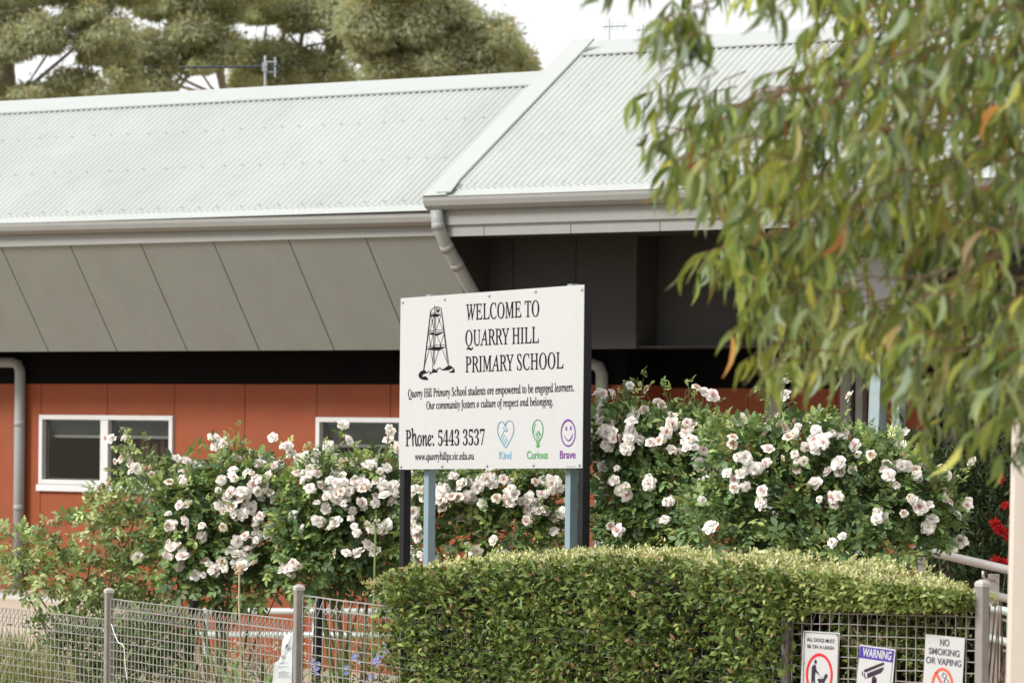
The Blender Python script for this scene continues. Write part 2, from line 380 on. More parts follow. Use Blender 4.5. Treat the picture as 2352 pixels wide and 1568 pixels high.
# sloping soffit boards under the long eave
sj = [fs(p, 805, .7)[0] for p in (111.6, 269, 430, 596, 768, 944, 1118)]
sj = [sj[0] - .87 * k for k in (7, 6, 5, 4, 3, 2, 1)] + sj
sof = MB()
for a, b in zip(sj[:-1], sj[1:]):
    a += .006; b -= .006
    sof.prism([Fp(a, 1.36, Z_FB), Fp(a, .70, Z_SB), Fp(a, .66, Z_SB), Fp(a, .66, Z_SB + .03), Fp(a, 1.34, Z_FB + .03)], EF * (b - a))
sof.build('soffit', M['soffit'], school)
sb = MB(); a, b = sj[0], sj[-1] - .002
sb.prism([Fp(a, 1.345, Z_FB + .032), Fp(a, .68, Z_SB + .032), Fp(a, .6, Z_SB + .034), Fp(a, .5, Z_SB + .4), Fp(a, 1.3, Z_FB + .2)], EF * (b - a))
fbox(sb, a, b, .02, .655, Z_SB + .02, Z_SB + .03)
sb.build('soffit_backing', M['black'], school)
SE = sj[-1]
# fascia, gutters
fa = MB(); fbox(fa, SW0, SE + .33, 1.36, 1.38, Z_FB - .004, Z_FB + .24); fa.build('fascia', M['trim'], school)
def gutter(s0, s1, q, za, zb, h=.10, w=.125):
    prof = [(0, 0), (0, -h * .98)] + [(w * .25, -h), (w * .6, -h * .92), (w * .88, -h * .65), (w, -h * .25), (w, 0), (w * 1.05, .008), (w * .92, .008), (w * .9, -.01), (w * .85, -h * .5), (w * .1, -h * .6), (w * .06, 0)]
    mb = MB(); n = len(prof)
    vs = [Fp(s0, q + a, za + b) for a, b in prof] + [Fp(s1, q + a, zb + b) for a, b in prof]
    mb.add(vs, [(i, (i + 1) % n, n + (i + 1) % n, n + i) for i in range(n)] + [tuple(range(n)), tuple(range(n, 2 * n))])
    return mb.build('gutter', M['trim'], school)
gutter(SW0, 3.9, 1.382, 3.498, 3.440)
SG = 3.559; ZG = 3.544
gutter(SG, SW1, 1.93, ZG, ZG, .105, .125)
fa2 = MB(); fbox(fa2, SG + .10, SW1, 1.905, 1.928, 3.318, ZG + .01); fbox(fa2, SG + .10, SW1, 1.895, 1.905, 3.30, 3.318)
fa2.build('fascia', M['trim'], school)
fa3 = MB(); fj = [fs(p, 530, 1.9)[0] for p in (1018, 1112, 1311, 1516)]; fj += [fj[-1] + .9 * k for k in range(1, 12)]
for a, b in zip(fj[:-1], fj[1:]): fbox(fa3, a + .004, b - .004, 1.885, 1.90, 3.223, 3.30)
fbox(fa3, fj[0] - .02, SW1, 1.86, 1.884, 3.226, 3.30)
fa3.build('fascia_strip', M['trim'], school)
# boards and ceiling of the entry recess, its shade put into their colour
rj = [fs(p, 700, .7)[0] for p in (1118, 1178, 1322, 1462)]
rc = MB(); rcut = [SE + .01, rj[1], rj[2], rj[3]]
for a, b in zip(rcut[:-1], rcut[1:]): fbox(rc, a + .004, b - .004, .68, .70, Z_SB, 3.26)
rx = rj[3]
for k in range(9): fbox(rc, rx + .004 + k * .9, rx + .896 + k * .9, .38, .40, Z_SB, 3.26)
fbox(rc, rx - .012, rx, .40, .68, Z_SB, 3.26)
rc.build('recess_board', M['shaded_board'], school)
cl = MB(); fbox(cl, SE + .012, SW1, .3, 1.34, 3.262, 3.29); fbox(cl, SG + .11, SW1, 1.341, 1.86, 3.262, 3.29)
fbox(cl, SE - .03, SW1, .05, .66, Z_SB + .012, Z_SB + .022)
cl.build('recess_ceiling', M['shaded_board'], school)
en = MB()   # end board closing the sloped soffit
en.prism([Fp(SE + .0, 1.36, Z_FB), Fp(SE + .0, .70, Z_SB), Fp(SE + .0, .62, Z_SB), Fp(SE, .62, Z_FB)], EF * .009)
en.build('soffit_end', M['shaded_board'], school)
en = MB(); en.prism([Fp(SE + .0095, 1.36, Z_FB), Fp(SE + .0095, .70, Z_SB), Fp(SE + .0095, .66, Z_SB), Fp(SE + .0095, 1.32, Z_FB)], EF * .012); en.build('edge_trim', M['trim'], school)
# roofs: real corrugated sheets
PT = math.radians(35); RD = NI * math.cos(PT) + ZU * math.sin(PT); RN = -NI * math.sin(PT) + ZU * math.cos(PT)
def corrugated(mb, o, l0, l1, s0, s1, pitch, amp, seg=10):
    n = int((s1 - s0) / pitch * seg); rows = np.linspace(l0, l1, 6); base = len(mb.v)
    for l in rows:
        for i in range(n + 1):
            s = s0 + (s1 - s0) * i / n
            mb.v.append(tuple(o + EF * s + RD * l + RN * (amp * math.cos(2 * math.pi * (s - s0) / pitch))))
    for j in range(len(rows) - 1):
        for i in range(n):
            a = base + j * (n + 1) + i; mb.f.append((a, a + 1, a + n + 2, a + n + 1)); mb.m.append(0)
def roofhit(px, py, o):
    p = hit(px, py, o, RN); d = p - o; return d.dot(EF), d.dot(RD)
def screws(mb, o, s0, s1, pitch, ls):
    for l in ls:
        k = 0; s = s0
        while s < s1:
            c = o + EF * s + RD * (l + random.uniform(-.008, .008)) + RN * .018
            mb.ball(c, .0075, 6, 4); k += 1; s += pitch * (3 if k % 3 else 4)
OL = Fp(0, 1.44, 3.475)
_, LB = roofhit(423, 242, OL); _, LR = roofhit(423, 209, OL)
mb = MB(); corrugated(mb, OL, .10, LB + .06, SW0, 5.5, .071, .012)
mb.mi = 1; screws(mb, OL, SW0, 4.4, .071, (.16, .88, 1.55)); rf = mb.build('roof', [M['roof'], M['screw']], school, True)
mb = MB(); c0 = OL + EF * SW0 + RD * .0 + RN * .001
mb.box(c0, EF * (5.5 - SW0), RD * .115, RN * .004); mb.build('eave_flashing', M['cap'], rf)
# ridge capping: pressed sheet with a flatter fall, its lip resting on the crests
def ridge(o, lb, s0, s1, up, name='ridge_cap'):
    a = o + RD * lb + RN * .026; d = NI * math.cos(math.radians(17)) + ZU * math.sin(math.radians(17)); nn = -NI * math.sin(math.radians(17)) + ZU * math.cos(math.radians(17))
    mb = MB()
    prof = [a - RN * .012 - RD * .004, a - RN * .012, a - nn * .002, a + d * up, a + d * up + NI * .5 - ZU * .35, a + d * up + NI * .5 - ZU * .38, a + d * up - ZU * .02, a + RD * .004 - nn * .006]
    mb.prism([p + EF * s0 for p in prof], EF * (s1 - s0))
    return mb.build(name, M['cap'], rf)
def cap_up(px, py, o, lb):
    a = o + RD * lb + RN * .026; th = math.radians(17); nn = -NI * math.sin(th) + ZU * math.cos(th); d = NI * math.cos(th) + ZU * math.sin(th)
    return (hit(px, py, a, nn) - a).dot(d)
ridge(OL, LB, SW0, 5.6, cap_up(423, 209, OL, LB))
OR = Fp(0, 2.02, ZG + .012)
sV0 = SG + .005; sV1, LRB = roofhit(1332, 131, OR); _, LRT = roofhit(1380, 93, OR)
mb = MB(); corrugated(mb, OR, .09, LRB + .06, sV1 - .05, SW1, .071, .012)
mb.mi = 1; screws(mb, OR, sV1 + .2, 9, .071, (.16, .95, 1.75)); rr = mb.build('roof', [M['roof'], M['screw']], school, True)
mb = MB(); mb.box(OR + EF * (sV1 - .25) - RD * .02 + RN * .001, EF * (SW1 - sV1 + .25), RD * .125, RN * .004); mb.build('eave_flashing', M['cap'], rr)
ridge(OR, LRB, sV0 + .04, SW1, cap_up(1380, 93.5, OR, LRB))
vg = MB(); lt = (LRT + .1)   # verge capping running up the end of the higher roof
wv = sV1 - sV0
pr = [(0, -.16), (.004, -.16), (.006, .022), (wv, .026), (wv + .004, .012), (wv + .006, .012), (wv + .003, .031), (0, .028)]
vg.prism([OR + EF * (sV0 + a) + RN * b - RD * .03 for a, b in pr], RD * (LRT + .02))
vg.build('verge_flashing', M['cap'], rr)
ap = MB(); ap.prism([OR + EF * (sV1 - .10) + RD * .0 + RN * .03, OR + EF * (sV1 + .05) + RN * .03, OR + EF * (sV1 + .03) + RD * .17 + RN * .032, OR + EF * (sV1 - .02) + RD * .17 + RN * .034], RN * .012)
ap.build('flashing_end', M['cap'], rr)
bw = MB()   # bulk behind the roofs so that nothing is hollow
bw.prism([Fp(SW0, -.15, 4.0), Fp(SW0, -4.2, 4.0), Fp(SW0, -4.2, -.45), Fp(SW0, -1.65, -.45), Fp(SW0, -1.65, 3.9)], EF * (SW1 - SW0))
bw.build('rear_wall', M['trim'], school)
# downpipes
def tubepx(pts, r, name='downpipe', n=12, mm='pipe', bands=()):
    mb = MB(); mb.tube(pts, r, n)
    for c, d in bands: mb.tube([c - d * .03, c + d * .03], r * 1.045, n)
    return mb.build(name, M[mm], school, True)
s_p, z_p = fs(993, 478, 1.99)
d0 = Fp(s_p + .045, 1.985, ZG - .10); d1 = Fp(s_p + .05, 1.97, 3.31); d2 = Fp(s_p + .055, 1.93, 3.24); d3 = Fp(s_p + .06, 1.86, 3.14)
s_e, z_e = fs(1060, 672, .95); d4 = Fp(s_p + .06, .78, 2.02); 
dirp = (d4 - d3).normalized()
tubepx([d0, d1, d2, d3, d3.lerp(d4, .5), d4, Fp(s_p + .06, .66, 1.90), Fp(s_p + .06, .1, 1.88), Fp(s_p + .06, .06, 1.80), Fp(s_p + .06, .06, -.3)], .057, bands=[(d1, ZU), (d3, dirp), (d3.lerp(d4, .13), dirp)])
s_l = fs(45, 1000, .07)[0]; zl = fs(20, 832, .07)[1]
tubepx([Fp(s_l - 1.4, .07, zl + .02), Fp(s_l - .09, .07, zl), Fp(s_l - .03, .07, zl - .02), Fp(s_l, .07, zl - .09), Fp(s_l, .07, 1.3), Fp(s_l, .07, 0.0)], .054,
       bands=[(Fp(s_l, .07, 1.62), ZU), (Fp(s_l, .07, .8), ZU)])
s_r = fs(1382, 900, .07)[0]; zr = fs(1375, 836, .07)[1]
tubepx([Fp(s_r - .8, .07, zr + .01), Fp(s_r - .1, .07, zr), Fp(s_r - .03, .07, zr - .02), Fp(s_r, .07, zr - .09), Fp(s_r, .07, -.3)], .054, bands=[(Fp(s_r, .07, 1.5), ZU)])
# entry: glazing, mullions, raking pale steel struts, pale canopy board
ent = MB(); s0 = fs(1690, 900, -.5)[0]
fbox(ent, s0, SW1, -1.4, -1.3, -.45, 4.1); ent.build('entry_back_wall', M['black'], school)
for px, wd in ((1775, .16), (1940, .10), (1972, .07), (2058, .03)):
    sx = fs(px, 1000, -.45)[0]; mb = MB(); fbox(mb, sx - wd / 2, sx + wd / 2, -.52, -.45, -.4, 2.25); mb.build('entry_mullion', M['trim'], school)
mb = MB(); a_, b_ = fs(1690, 900, -.56)[0], fs(2200, 900, -.56)[0]; mb.quad(Fp(a_, -.61, 0), Fp(b_, -.61, 0), Fp(b_, -.61, 2.2), Fp(a_, -.61, 2.2)); mb.build('entry_pane', M['glass'], school)
def px_bar(a, b, w, q, th, name, m):
    pa, za = fs(a[0], a[1], q); pb, zb = fs(b[0], b[1], q); mb = MB()
    mb.prism([Fp(pa, q, za), Fp(pa + w, q, za), Fp(pb + w, q, zb), Fp(pb, q, zb)], NI * th); return mb.build(name, M[m], school)
px_bar((2006, 640), (1988, 1140), .10, .9, .12, 'entry_strut', 'teal'); px_bar((2050, 900), (2042, 1180), .07, .8, .10, 'entry_strut', 'teal')
mb = MB(); pts = [fs(x, y, .95) for x, y in ((1885, 600), (1985, 590), (1985.5, 786), (1948, 787))]
mb.prism([Fp(a, .95 - .25 * (3.3 - z) * .3, z) for a, z in pts], NI * .04)
pts = [fs(x, y, .95) for x, y in ((1988, 590), (2140, 575), (2110, 786), (1988, 787))]
mb.prism([Fp(a, .95 - .25 * (3.3 - z) * .3, z) for a, z in pts], NI * .04)
mb.build('canopy_board', M['pale'], school)

mb = MB(); pts = [fs(x, y, .4) for x, y in ((2128, 618), (2360, 606), (2360, 830), (2215, 748), (2140, 690))]
mb.prism([Fp(a, .4, z) for a, z in pts], NI * .06); mb.build('bright_gap_panel', M['cream'], school)  # added cream panel standing in for the bright gap under the canopy end

# antennas on the roofs
def antenna(px, base, top, d, label, boom, els, dark):
    b = P(px, base, d); t = P(px, top, d); root = empty('tv_antenna', b, label, 'antenna', 'television antennas on the roofs')
    k_ = 1 if dark else .4
    mb = MB(); mb.tube([b - ZU * .12, t], .013 * k_, 8); mb.build('mast', M['antenna'], root)
    mb = MB(); p0 = P(*boom[0], d); p1 = P(*boom[1], d + .25); mb.tube([p0, p1], .013 * k_, 6); bo = mb.build('boom', M['antenna_dark'] if dark else M['antenna'], root)
    mb = MB()
    for k in range(els):
        c = p0.lerp(p1, (k + .5) / els); hl = .13 + .05 * (1 - k / els); ax = Vector((.15, 1, .12)).normalized() if dark else Vector((.1, .6, .8)).normalized()
        mb.tube([c - ax * hl * k_, c + ax * hl * k_], .006 * k_, 5)
    mb.build('antenna_elements', M['antenna_dark'] if dark else M['antenna'], bo)
    if not dark: return
    mb = MB(); c = t.lerp(b, .38)
    for k in (-1, 1): mb.tube([c + Vector((.0, 0, .05 * k)), c + Vector((.12, 0, .05 * k))], .010, 6)
    mb.tube([c + Vector((.10, 0, -.10)), c + Vector((.10, 0, .10))], .009, 6); mb.box(c + Vector((-.03, -.02, -.045)), (.05, 0, 0), (0, .04, 0), (0, 0, .09))
    mb.build('bracket', M['antenna'], root)
antenna(609, 197, 128, 41.0, 'television antenna with a long dark boom on the lower left roof ridge', ((640, 152), (410, 156)), 16, True)
antenna(1400, 94, 44, 38.0, 'small television antenna on the higher roof ridge, clear of the leaves', ((1385, 62), (1440, 60)), 4, False)
antenna(1477, 90, 56, 38.4, 'thin television antenna on the higher roof beside the hanging leaves', ((1462, 70), (1500, 68)), 4, False)

# ------------------------------------------------------------------ school sign
PL = P(920, 880, 24.3); PR = P(1341, 880, 22.65); SD = (PR - PL); SD.z = 0; SWID = SD.length; SD.normalize(); SN = Vector((SD.y, -SD.x, 0))  # SN towards the viewer
if SN.y > 0: SN = -SN
z5 = lambda x, y: (893.76 + .28794 * x, 639.7 + .28794 * y)
def sp(x, y, off=.0): return hit(x, y, PL + SN * off, SN)
cTL, cTR, cBR, cBL = [sp(*z5(*c)) for c in ((92, 157), (1555, 48), (1540, 1510), (78, 1520))]
gz = ground_z(0, 23.5)
sign = empty('school_sign', Vector(((cBL.x + cBR.x) / 2, (cBL.y + cBR.y) / 2, gz)), 'large white welcome sign on black and pale blue steel posts behind the hedge', 'sign')
mb = MB(); mb.prism([c for c in (cTL, cTR, cBR, cBL)], -SN * .004); panel = mb.build('panel', M['sign'], sign)
mb = MB(); th = .05; k0 = -SN * .005
def edge_bar(a, b, inward):
    mb.prism([a + k0, b + k0, b + k0 + inward, a + k0 + inward], -SN * th)
upv = (cTL - cBL).normalized() * .05
mb.prism([cTL + k0, cTR + k0, cTR + k0 - upv, cTL + k0 - upv], -SN * th); mb.prism([cBL + k0, cBR + k0, cBR + k0 + upv, cBL + k0 + upv], -SN * th)
mb.prism([cTL + k0 - upv, cTL + k0 - upv + SD * .05, cBL + k0 + upv + SD * .05, cBL + k0 + upv], -SN * th)
mb.prism([cTR + k0 - upv, cTR + k0 - upv - SD * .05, cBR + k0 + upv - SD * .05, cBR + k0 + upv], -SN * th)
mb.build('panel_frame', M['frame'], sign)
def sq_post(o, w, z0, z1, m, name='post', capm=None):
    mb = MB(); mb.box(Vector((o.x, o.y, z0)), SD * w, -SN * w, ZU * (z1 - z0)); return bevel(mb.build(name, M[m], sign), .003)
sq_post(cBL + SN * -.006 + SD * .001, .05, gz - .1, cBL.z - .001, 'frame'); sq_post(cBR - SN * .006 - SD * .051, .05, gz - .1, cBR.z - .001, 'frame')
for px, top in ((973, sp(985, 677, -.07).z), (1297.5, sp(1322, 652, -.07).z)):
    o = sp(px, 1150, -.056); sq_post(o, .052, gz - .1, top, 'blue')
def on_panel(z): return z
# writing
def to_serif(s):
    o = ''
    for c in s:
        if 'A' <= c <= 'Z': o += chr(0x1D434 + ord(c) - 65)      # slanted roman, set upright again below
        elif c == 'h': o += chr(0x210E)
        elif 'a' <= c <= 'z': o += chr(0x1D44E + ord(c) - 97)
        elif '0' <= c <= '9': o += chr(0x1D7CE + ord(c) - 48)
        else: o += c
    return o
def text_verts(body, offset, space=1.0, shear=0.0):
    cu = bpy.data.curves.new('tmp', 'FONT'); cu.body = body; cu.size = 1; cu.offset = offset; cu.resolution_u = 5; cu.space_character = space; cu.shear = shear
    ob = bpy.data.objects.new('tmp', cu); COL.objects.link(ob)
    dg = bpy.context.evaluated_depsgraph_get(); me = bpy.data.meshes.new_from_object(ob.evaluated_get(dg))
    v = [tuple(x.co) for x in me.vertices]; f = [tuple(p.vertices) for p in me.polygons]
    bpy.data.objects.remove(ob); bpy.data.curves.remove(cu); bpy.data.meshes.remove(me)
    return v, f
def lettering(body, BL, BR, TL, m, parent, pos, conv, serif=False, offset=0.0, cap_ref=None, space=1.0):
    v, f = text_verts(to_serif(body) if serif else body, offset, space, -.265 if serif and not body[0].isdigit() else 0)
    x0 = min(a[0] for a in v); x1 = max(a[0] for a in v); H = cap_ref if cap_ref else (.70 if not serif else .66)
    a, b, c = pos(*conv(*BL)), pos(*conv(*BR)), pos(*conv(*TL)); mb = MB()
    mb.add([a + (b - a) * ((x - x0) / (x1 - x0)) + (c - a) * (y / H) for x, y, _ in v], f)
    return mb.build('lettering', m, parent)
ps = lambda x, y: sp(x, y, .0022)
SER = [('WELCOME TO', (612, 331), (1196, 300), (612, 212), .006), ('QUARRY HILL', (607, 537), (1192, 511), (607, 418), .006),
       ('PRIMARY SCHOOL', (608, 747), (1388, 714), (608, 628), .006),
       ('Quarry Hill Primary School students are empowered to be engaged learners.', (150, 948), (1475, 897), (150, 885), .009),
       ('Our community fosters a culture of respect and belonging.', (296, 1041), (1308, 1008), (296, 981), .009),
       ('Phone:', (131, 1333), (358, 1331), (131, 1213), .012), ('5443 3537', (390, 1333), (761, 1326), (390, 1213), -.008),
       ('www.quarryhillps.vic.edu.au', (204, 1446), (677, 1441), (204, 1387), .009)]
for body, a, b, c, off in SER:
    lettering(body, a, b, c, M['ink'], panel, ps, z5, True, off, .70 if body[0] == 'w' else .665)
lettering('Kind', (877, 1437), (972, 1437), (877, 1376), M['ic_blue'], panel, ps, z5, False, .012, .70)
lettering('Curious', (1098, 1435), (1265, 1434), (1098, 1373), M['ic_green'], panel, ps, z5, False, .016, .70)
lettering('Brave', (1361, 1433), (1486, 1431), (1361, 1371), M['ic_purple'], panel, ps, z5, False, .016, .70)
def ribbon(mb, pts, w, pos, conv, closed=False):
    q = [Vector(p) for p in pts]
    if closed: q.append(q[0])
    for a, b in zip(q[:-1], q[1:]):
        d = (b - a)
        if d.length < 1e-6: continue
        n = Vector((-d.y, d.x)).normalized() * w / 2; e = d.normalized() * w * .3
        mb.add([pos(*conv(*(a - n - e))), pos(*conv(*(b - n + e))), pos(*conv(*(b + n + e))), pos(*conv(*(a + n - e)))], ((0, 1, 2, 3),))
def flat(mb, pts, pos, conv): mb.add([pos(*conv(*p)) for p in pts], (tuple(range(len(pts))),))
def smooth(pts, n=5, closed=False):
    out = []; N = len(pts); rg = range(N if closed else N - 1)
    for i in rg:
        p0 = pts[(i - 1) % N] if (closed or i > 0) else pts[0]; p1 = pts[i]; p2 = pts[(i + 1) % N]; p3 = pts[(i + 2) % N] if (closed or i + 2 < N) else pts[-1]
        for k in range(n):
            t = k / n
            out.append(tuple(.5 * (2 * p1[j] + (p2[j] - p0[j]) * t + (2 * p0[j] - 5 * p1[j] + 4 * p2[j] - p3[j]) * t * t + (3 * p1[j] - p0[j] - 3 * p2[j] + p3[j]) * t ** 3) for j in (0, 1)))
    if not closed: out.append(pts[-1])
    return out
def ring(mb, c, r0, c2, r1, pos, conv, n=40):
    for k in range(n):
        a, b = 2 * math.pi * k / n, 2 * math.pi * (k + 1) / n
        f = lambda cc, rr, t: pos(*conv(cc[0] + rr[0] * math.cos(t), cc[1] + rr[1] * math.sin(t)))
        mb.add([f(c, r0, a), f(c, r0, b), f(c2, r1, b), f(c2, r1, a)], ((0, 1, 2, 3),))
def disc(mb, c, r, pos, conv, n=20):
    flat(mb, [(c[0] + r[0] * math.cos(2 * math.pi * k / n), c[1] + r[1] * math.sin(2 * math.pi * k / n)) for k in range(n)], pos, conv)
zi = lambda x, y: (1110.1 + .1 * x, 940.8 + .1 * y)
mb = MB()
ribbon(mb, smooth([(550, 460), (495, 370), (465, 295), (420, 270), (370, 300), (335, 380), (325, 460), (340, 560), (380, 670), (440, 780), (510, 865), (570, 780), (640, 650), (685, 530), (695, 420), (680, 320), (640, 265), (595, 250), (545, 275), (515, 330), (502, 362)]), 17, ps, zi)
ribbon(mb, smooth([(550, 460), (535, 485), (510, 487), (480, 455), (450, 395)]), 15, ps, zi)
for l in (((480, 465), (388, 660)), ((485, 575), (415, 715)), ((525, 630), (445, 765)), ((557, 680), (475, 815))): ribbon(mb, l, 13, ps, zi)
mb.build('heart_icon', M['ic_blue'], panel)
mb = MB()
ribbon(mb, smooth([(1213, 705), (1180, 655), (1142, 565), (1127, 470), (1136, 370), (1172, 280), (1222, 236), (1270, 230), (1320, 268), (1355, 350), (1368, 450), (1358, 550), (1330, 635), (1290, 705)]), 17, ps, zi)
for k in range(4):
    y = 708 + k * 39; flat(mb, [(1213, y + 6), (1290, y - 8), (1290, y + 17), (1213, y + 31)], ps, zi)
disc(mb, (1250, 845), (30, 18), ps, zi)
for c in ((1217, 565, 16, 30), (1262, 515, 16, 30), (1297, 560, 13, 26)): ring(mb, c[:2], (c[2] + 6, c[3] + 8), c[:2], (c[2] - 6, c[3] - 8), ps, zi, 20)
ribbon(mb, ((1225, 695), (1235, 595)), 12, ps, zi); ribbon(mb, ((1275, 695), (1270, 590)), 12, ps, zi)
ribbon(mb, smooth([(1197, 320), (1168, 400), (1152, 530)]), 10, ps, zi)
mb.build('bulb_icon', M['ic_green'], panel)
mb = MB(); ring(mb, (1945, 530), (170, 318), (1947, 537), (150, 275), ps, zi, 48)
disc(mb, (1902, 427), (16, 53), ps, zi); disc(mb, (2005, 421), (16, 53), ps, zi)
o1 = smooth([(1848, 555), (1875, 640), (1915, 702), (1960, 722), (2002, 690), (2040, 610), (2059, 525)], 5); i1 = smooth([(1848, 555), (1885, 630), (1925, 680), (1960, 690), (1995, 660), (2030, 590), (2059, 525)], 5)
for k in range(len(o1) - 1): mb.add([ps(*zi(*o1[k])), ps(*zi(*o1[k + 1])), ps(*zi(*i1[k + 1])), ps(*zi(*i1[k]))], ((0, 1, 2, 3),))
mb.build('smiley_icon', M['ic_purple'], panel)
zt = lambda x, y: (921.9 + .13794 * x, 677.3 + .13794 * y)
mb = MB()
def seg(a, b, w): ribbon(mb, (a, b), w, ps, zt)
seg((370, 1255), (487, 262), 15); seg((368, 1255), (440, 650), 8)
for x0, x1 in ((548, 556),): seg((520, 1235), (x1, 175), 8); seg((543, 1170), (572, 300), 7)
seg((790, 1168), (672, 288), 7); seg((768, 1150), (660, 215), 8)
seg((487, 262), (557, 195), 8); seg((557, 195), (665, 215), 7); seg((490, 315), (560, 285), 6); seg((560, 285), (675, 290), 7); seg((557, 240), (665, 255), 5)
flat(mb, [(482, 335), (560, 308), (660, 322), (600, 362), (484, 358)], ps, zt)
ring(mb, (605, 238), (28, 46), (605, 240), (20, 38), ps, zt, 20); flat(mb, [(598, 238), (612, 238), (616, 282), (596, 282)], ps, zt); seg((575, 258), (635, 258), 5)
for tri in (((452, 648), (540, 622), (528, 668)), ((560, 640), (705, 620), (590, 680), (548, 668))): flat(mb, list(tri), ps, zt)
seg((450, 612), (545, 582), 9); seg((565, 580), (700, 580), 7); seg((450, 640), (545, 615), 6); seg((565, 615), (705, 612), 8)
flat(mb, [(418, 906), (545, 862), (735, 862), (620, 926)], ps, zt); seg((420, 872), (545, 836), 6); seg((550, 832), (735, 832), 7); seg((418, 900), (545, 862), 6)
for a, b in (((495, 360), (542, 575)), ((535, 360), (470, 600)), ((600, 362), (690, 570)), ((660, 330), (575, 580)), ((455, 655), (483, 850)), ((525, 670), (480, 850)), ((592, 680), (655, 830)), ((705, 655), (648, 830)),
             ((460, 915), (385, 1170)), ((488, 920), (520, 1120)), ((620, 926), (543, 1160)), ((680, 905), (770, 1140))): seg(a, b, 6)
for c in ((511, 440, 7, 28), (626, 430, 8, 25), (480, 850, 9, 25), (650, 840, 10, 28)): disc(mb, c[:2], c[2:], ps, zt, 10)
flat(mb, smooth([(375, 1250), (320, 1270), (288, 1320), (290, 1365), (345, 1405), (440, 1412), (425, 1370), (395, 1350), (350, 1362), (360, 1320), (410, 1300), (405, 1265)], 4, True), ps, zt)
flat(mb, smooth([(520, 1235), (500, 1280), (450, 1345), (500, 1300), (560, 1290), (600, 1285), (585, 1252), (550, 1232)], 4, True), ps, zt)
ribbon(mb, smooth([(420, 1300), (450, 1272), (480, 1285), (475, 1305)]), 12, ps, zt); ribbon(mb, smooth([(590, 1250), (615, 1220), (650, 1220), (680, 1250)]), 14, ps, zt)
flat(mb, smooth([(680, 1250), (735, 1205), (790, 1170), (850, 1200), (885, 1250), (870, 1292), (820, 1290), (785, 1280), (835, 1262), (860, 1225), (830, 1225), (785, 1248)], 4, True), ps, zt)
mb.build('tower_logo', M['ink'], panel)
mb = MB()
for x, y in ((108, 190), (443, 166), (798, 138), (1168, 104), (1538, 88), (95, 1498), (422, 1495), (780, 1492), (1151, 1488), (1518, 1486)): mb.ball(sp(*z5(x, y), .003), .0085, 8, 5)
mb.build('screw_heads', M['screw'], panel)
mb = MB()
for k in range(14): flat(mb, [(1412 + k * 5.6, 1496), (1415.5 + k * 5.6, 1496), (1415.5 + k * 5.6, 1499.5), (1412 + k * 5.6, 1499.5)], ps, z5)
mb.build('small_print', M['ink_grey'], panel)

# ------------------------------------------------------------------ wire fence
f1 = P(252, 1200, 25); f2 = P(688, 1200, 22); f3 = P(2258, 1200, 18); fm = P(1811, 1200, 18.98)
f0 = f1 + (P(0, 1200, 26.6) - f1) * 1.25
for v in (f0, f1, f2, f3, fm): v.z = 0
fence = empty('wire_fence', Vector((f2.x, f2.y, ground_z(f2.x, f2.y))), 'galvanised roll top wire mesh fence in front of the hedge and roses', 'fence')
def fplane(a, b):
    d = (b - a).normalized(); n = Vector((d.y, -d.x, 0)); n = n if n.y < 0 else -n; return d, n
def mesh_panel(a, b, ya, yb, pxa, pxb, cols=.068, rows=.05, gap=.035):
    d, n = fplane(a, b); Lh = (b - a).length
    za = hit(pxa, ya, a, n).z; zb = hit(pxb, yb, a, n).z
    sa = (hit(pxa, ya, a, n) - a).dot(d); sb_ = (hit(pxb, yb, a, n) - a).dot(d)
    top = lambda s: za + (zb - za) * (s - sa) / (sb_ - sa)
    bot = lambda s: ground_z(*(a + d * s).xy) + .04
    mb = MB(); k = int((Lh - 2 * gap) / cols); r = .0028
    for i in range(k + 1):
        s = gap + (Lh - 2 * gap) * i / k; c = a + d * s; t = top(s)
        jig = random.uniform(-.003, .003)
        pts = [c + ZU * bot(s), c + ZU * (t - .11), c + ZU * (t - .008), c + ZU * t - n * .008, c - n * .045 + ZU * (t - .004), c - n * .052 + ZU * (t - .012), c - n * .004 + ZU * (t - .112)]
        mb.tube([p + d * jig for p in pts], r, 5, False)
    def hw(off, back, rr=r):
        pts = []
        for j in range(13):
            s = gap + (Lh - 2 * gap) * j / 12; pts.append(a + d * s - n * back + ZU * (top(s) - off + random.uniform(-.002, .002)))
        mb.tube(pts, rr, 5, False)
    hw(.0, .006); hw(.004, .046); hw(.06, .03)
    j = 1
    maxh = max(top(gap) - bot(gap), top(Lh - gap) - bot(Lh - gap))
    while j * rows < maxh - .03: hw(j * rows + .01, .0035); j += 1
    return mb.build('mesh_panel', M['galv'], fence)
mesh_panel(f0, f1, 1395, 1421, 0, 236); mesh_panel(f1, f2, 1376, 1423, 262, 672); mesh_panel(f2, fm, 1368, 1394.5, 700, 907, .062); mesh_panel(fm, f3, 1378, 1385, 1930, 2243, .062)
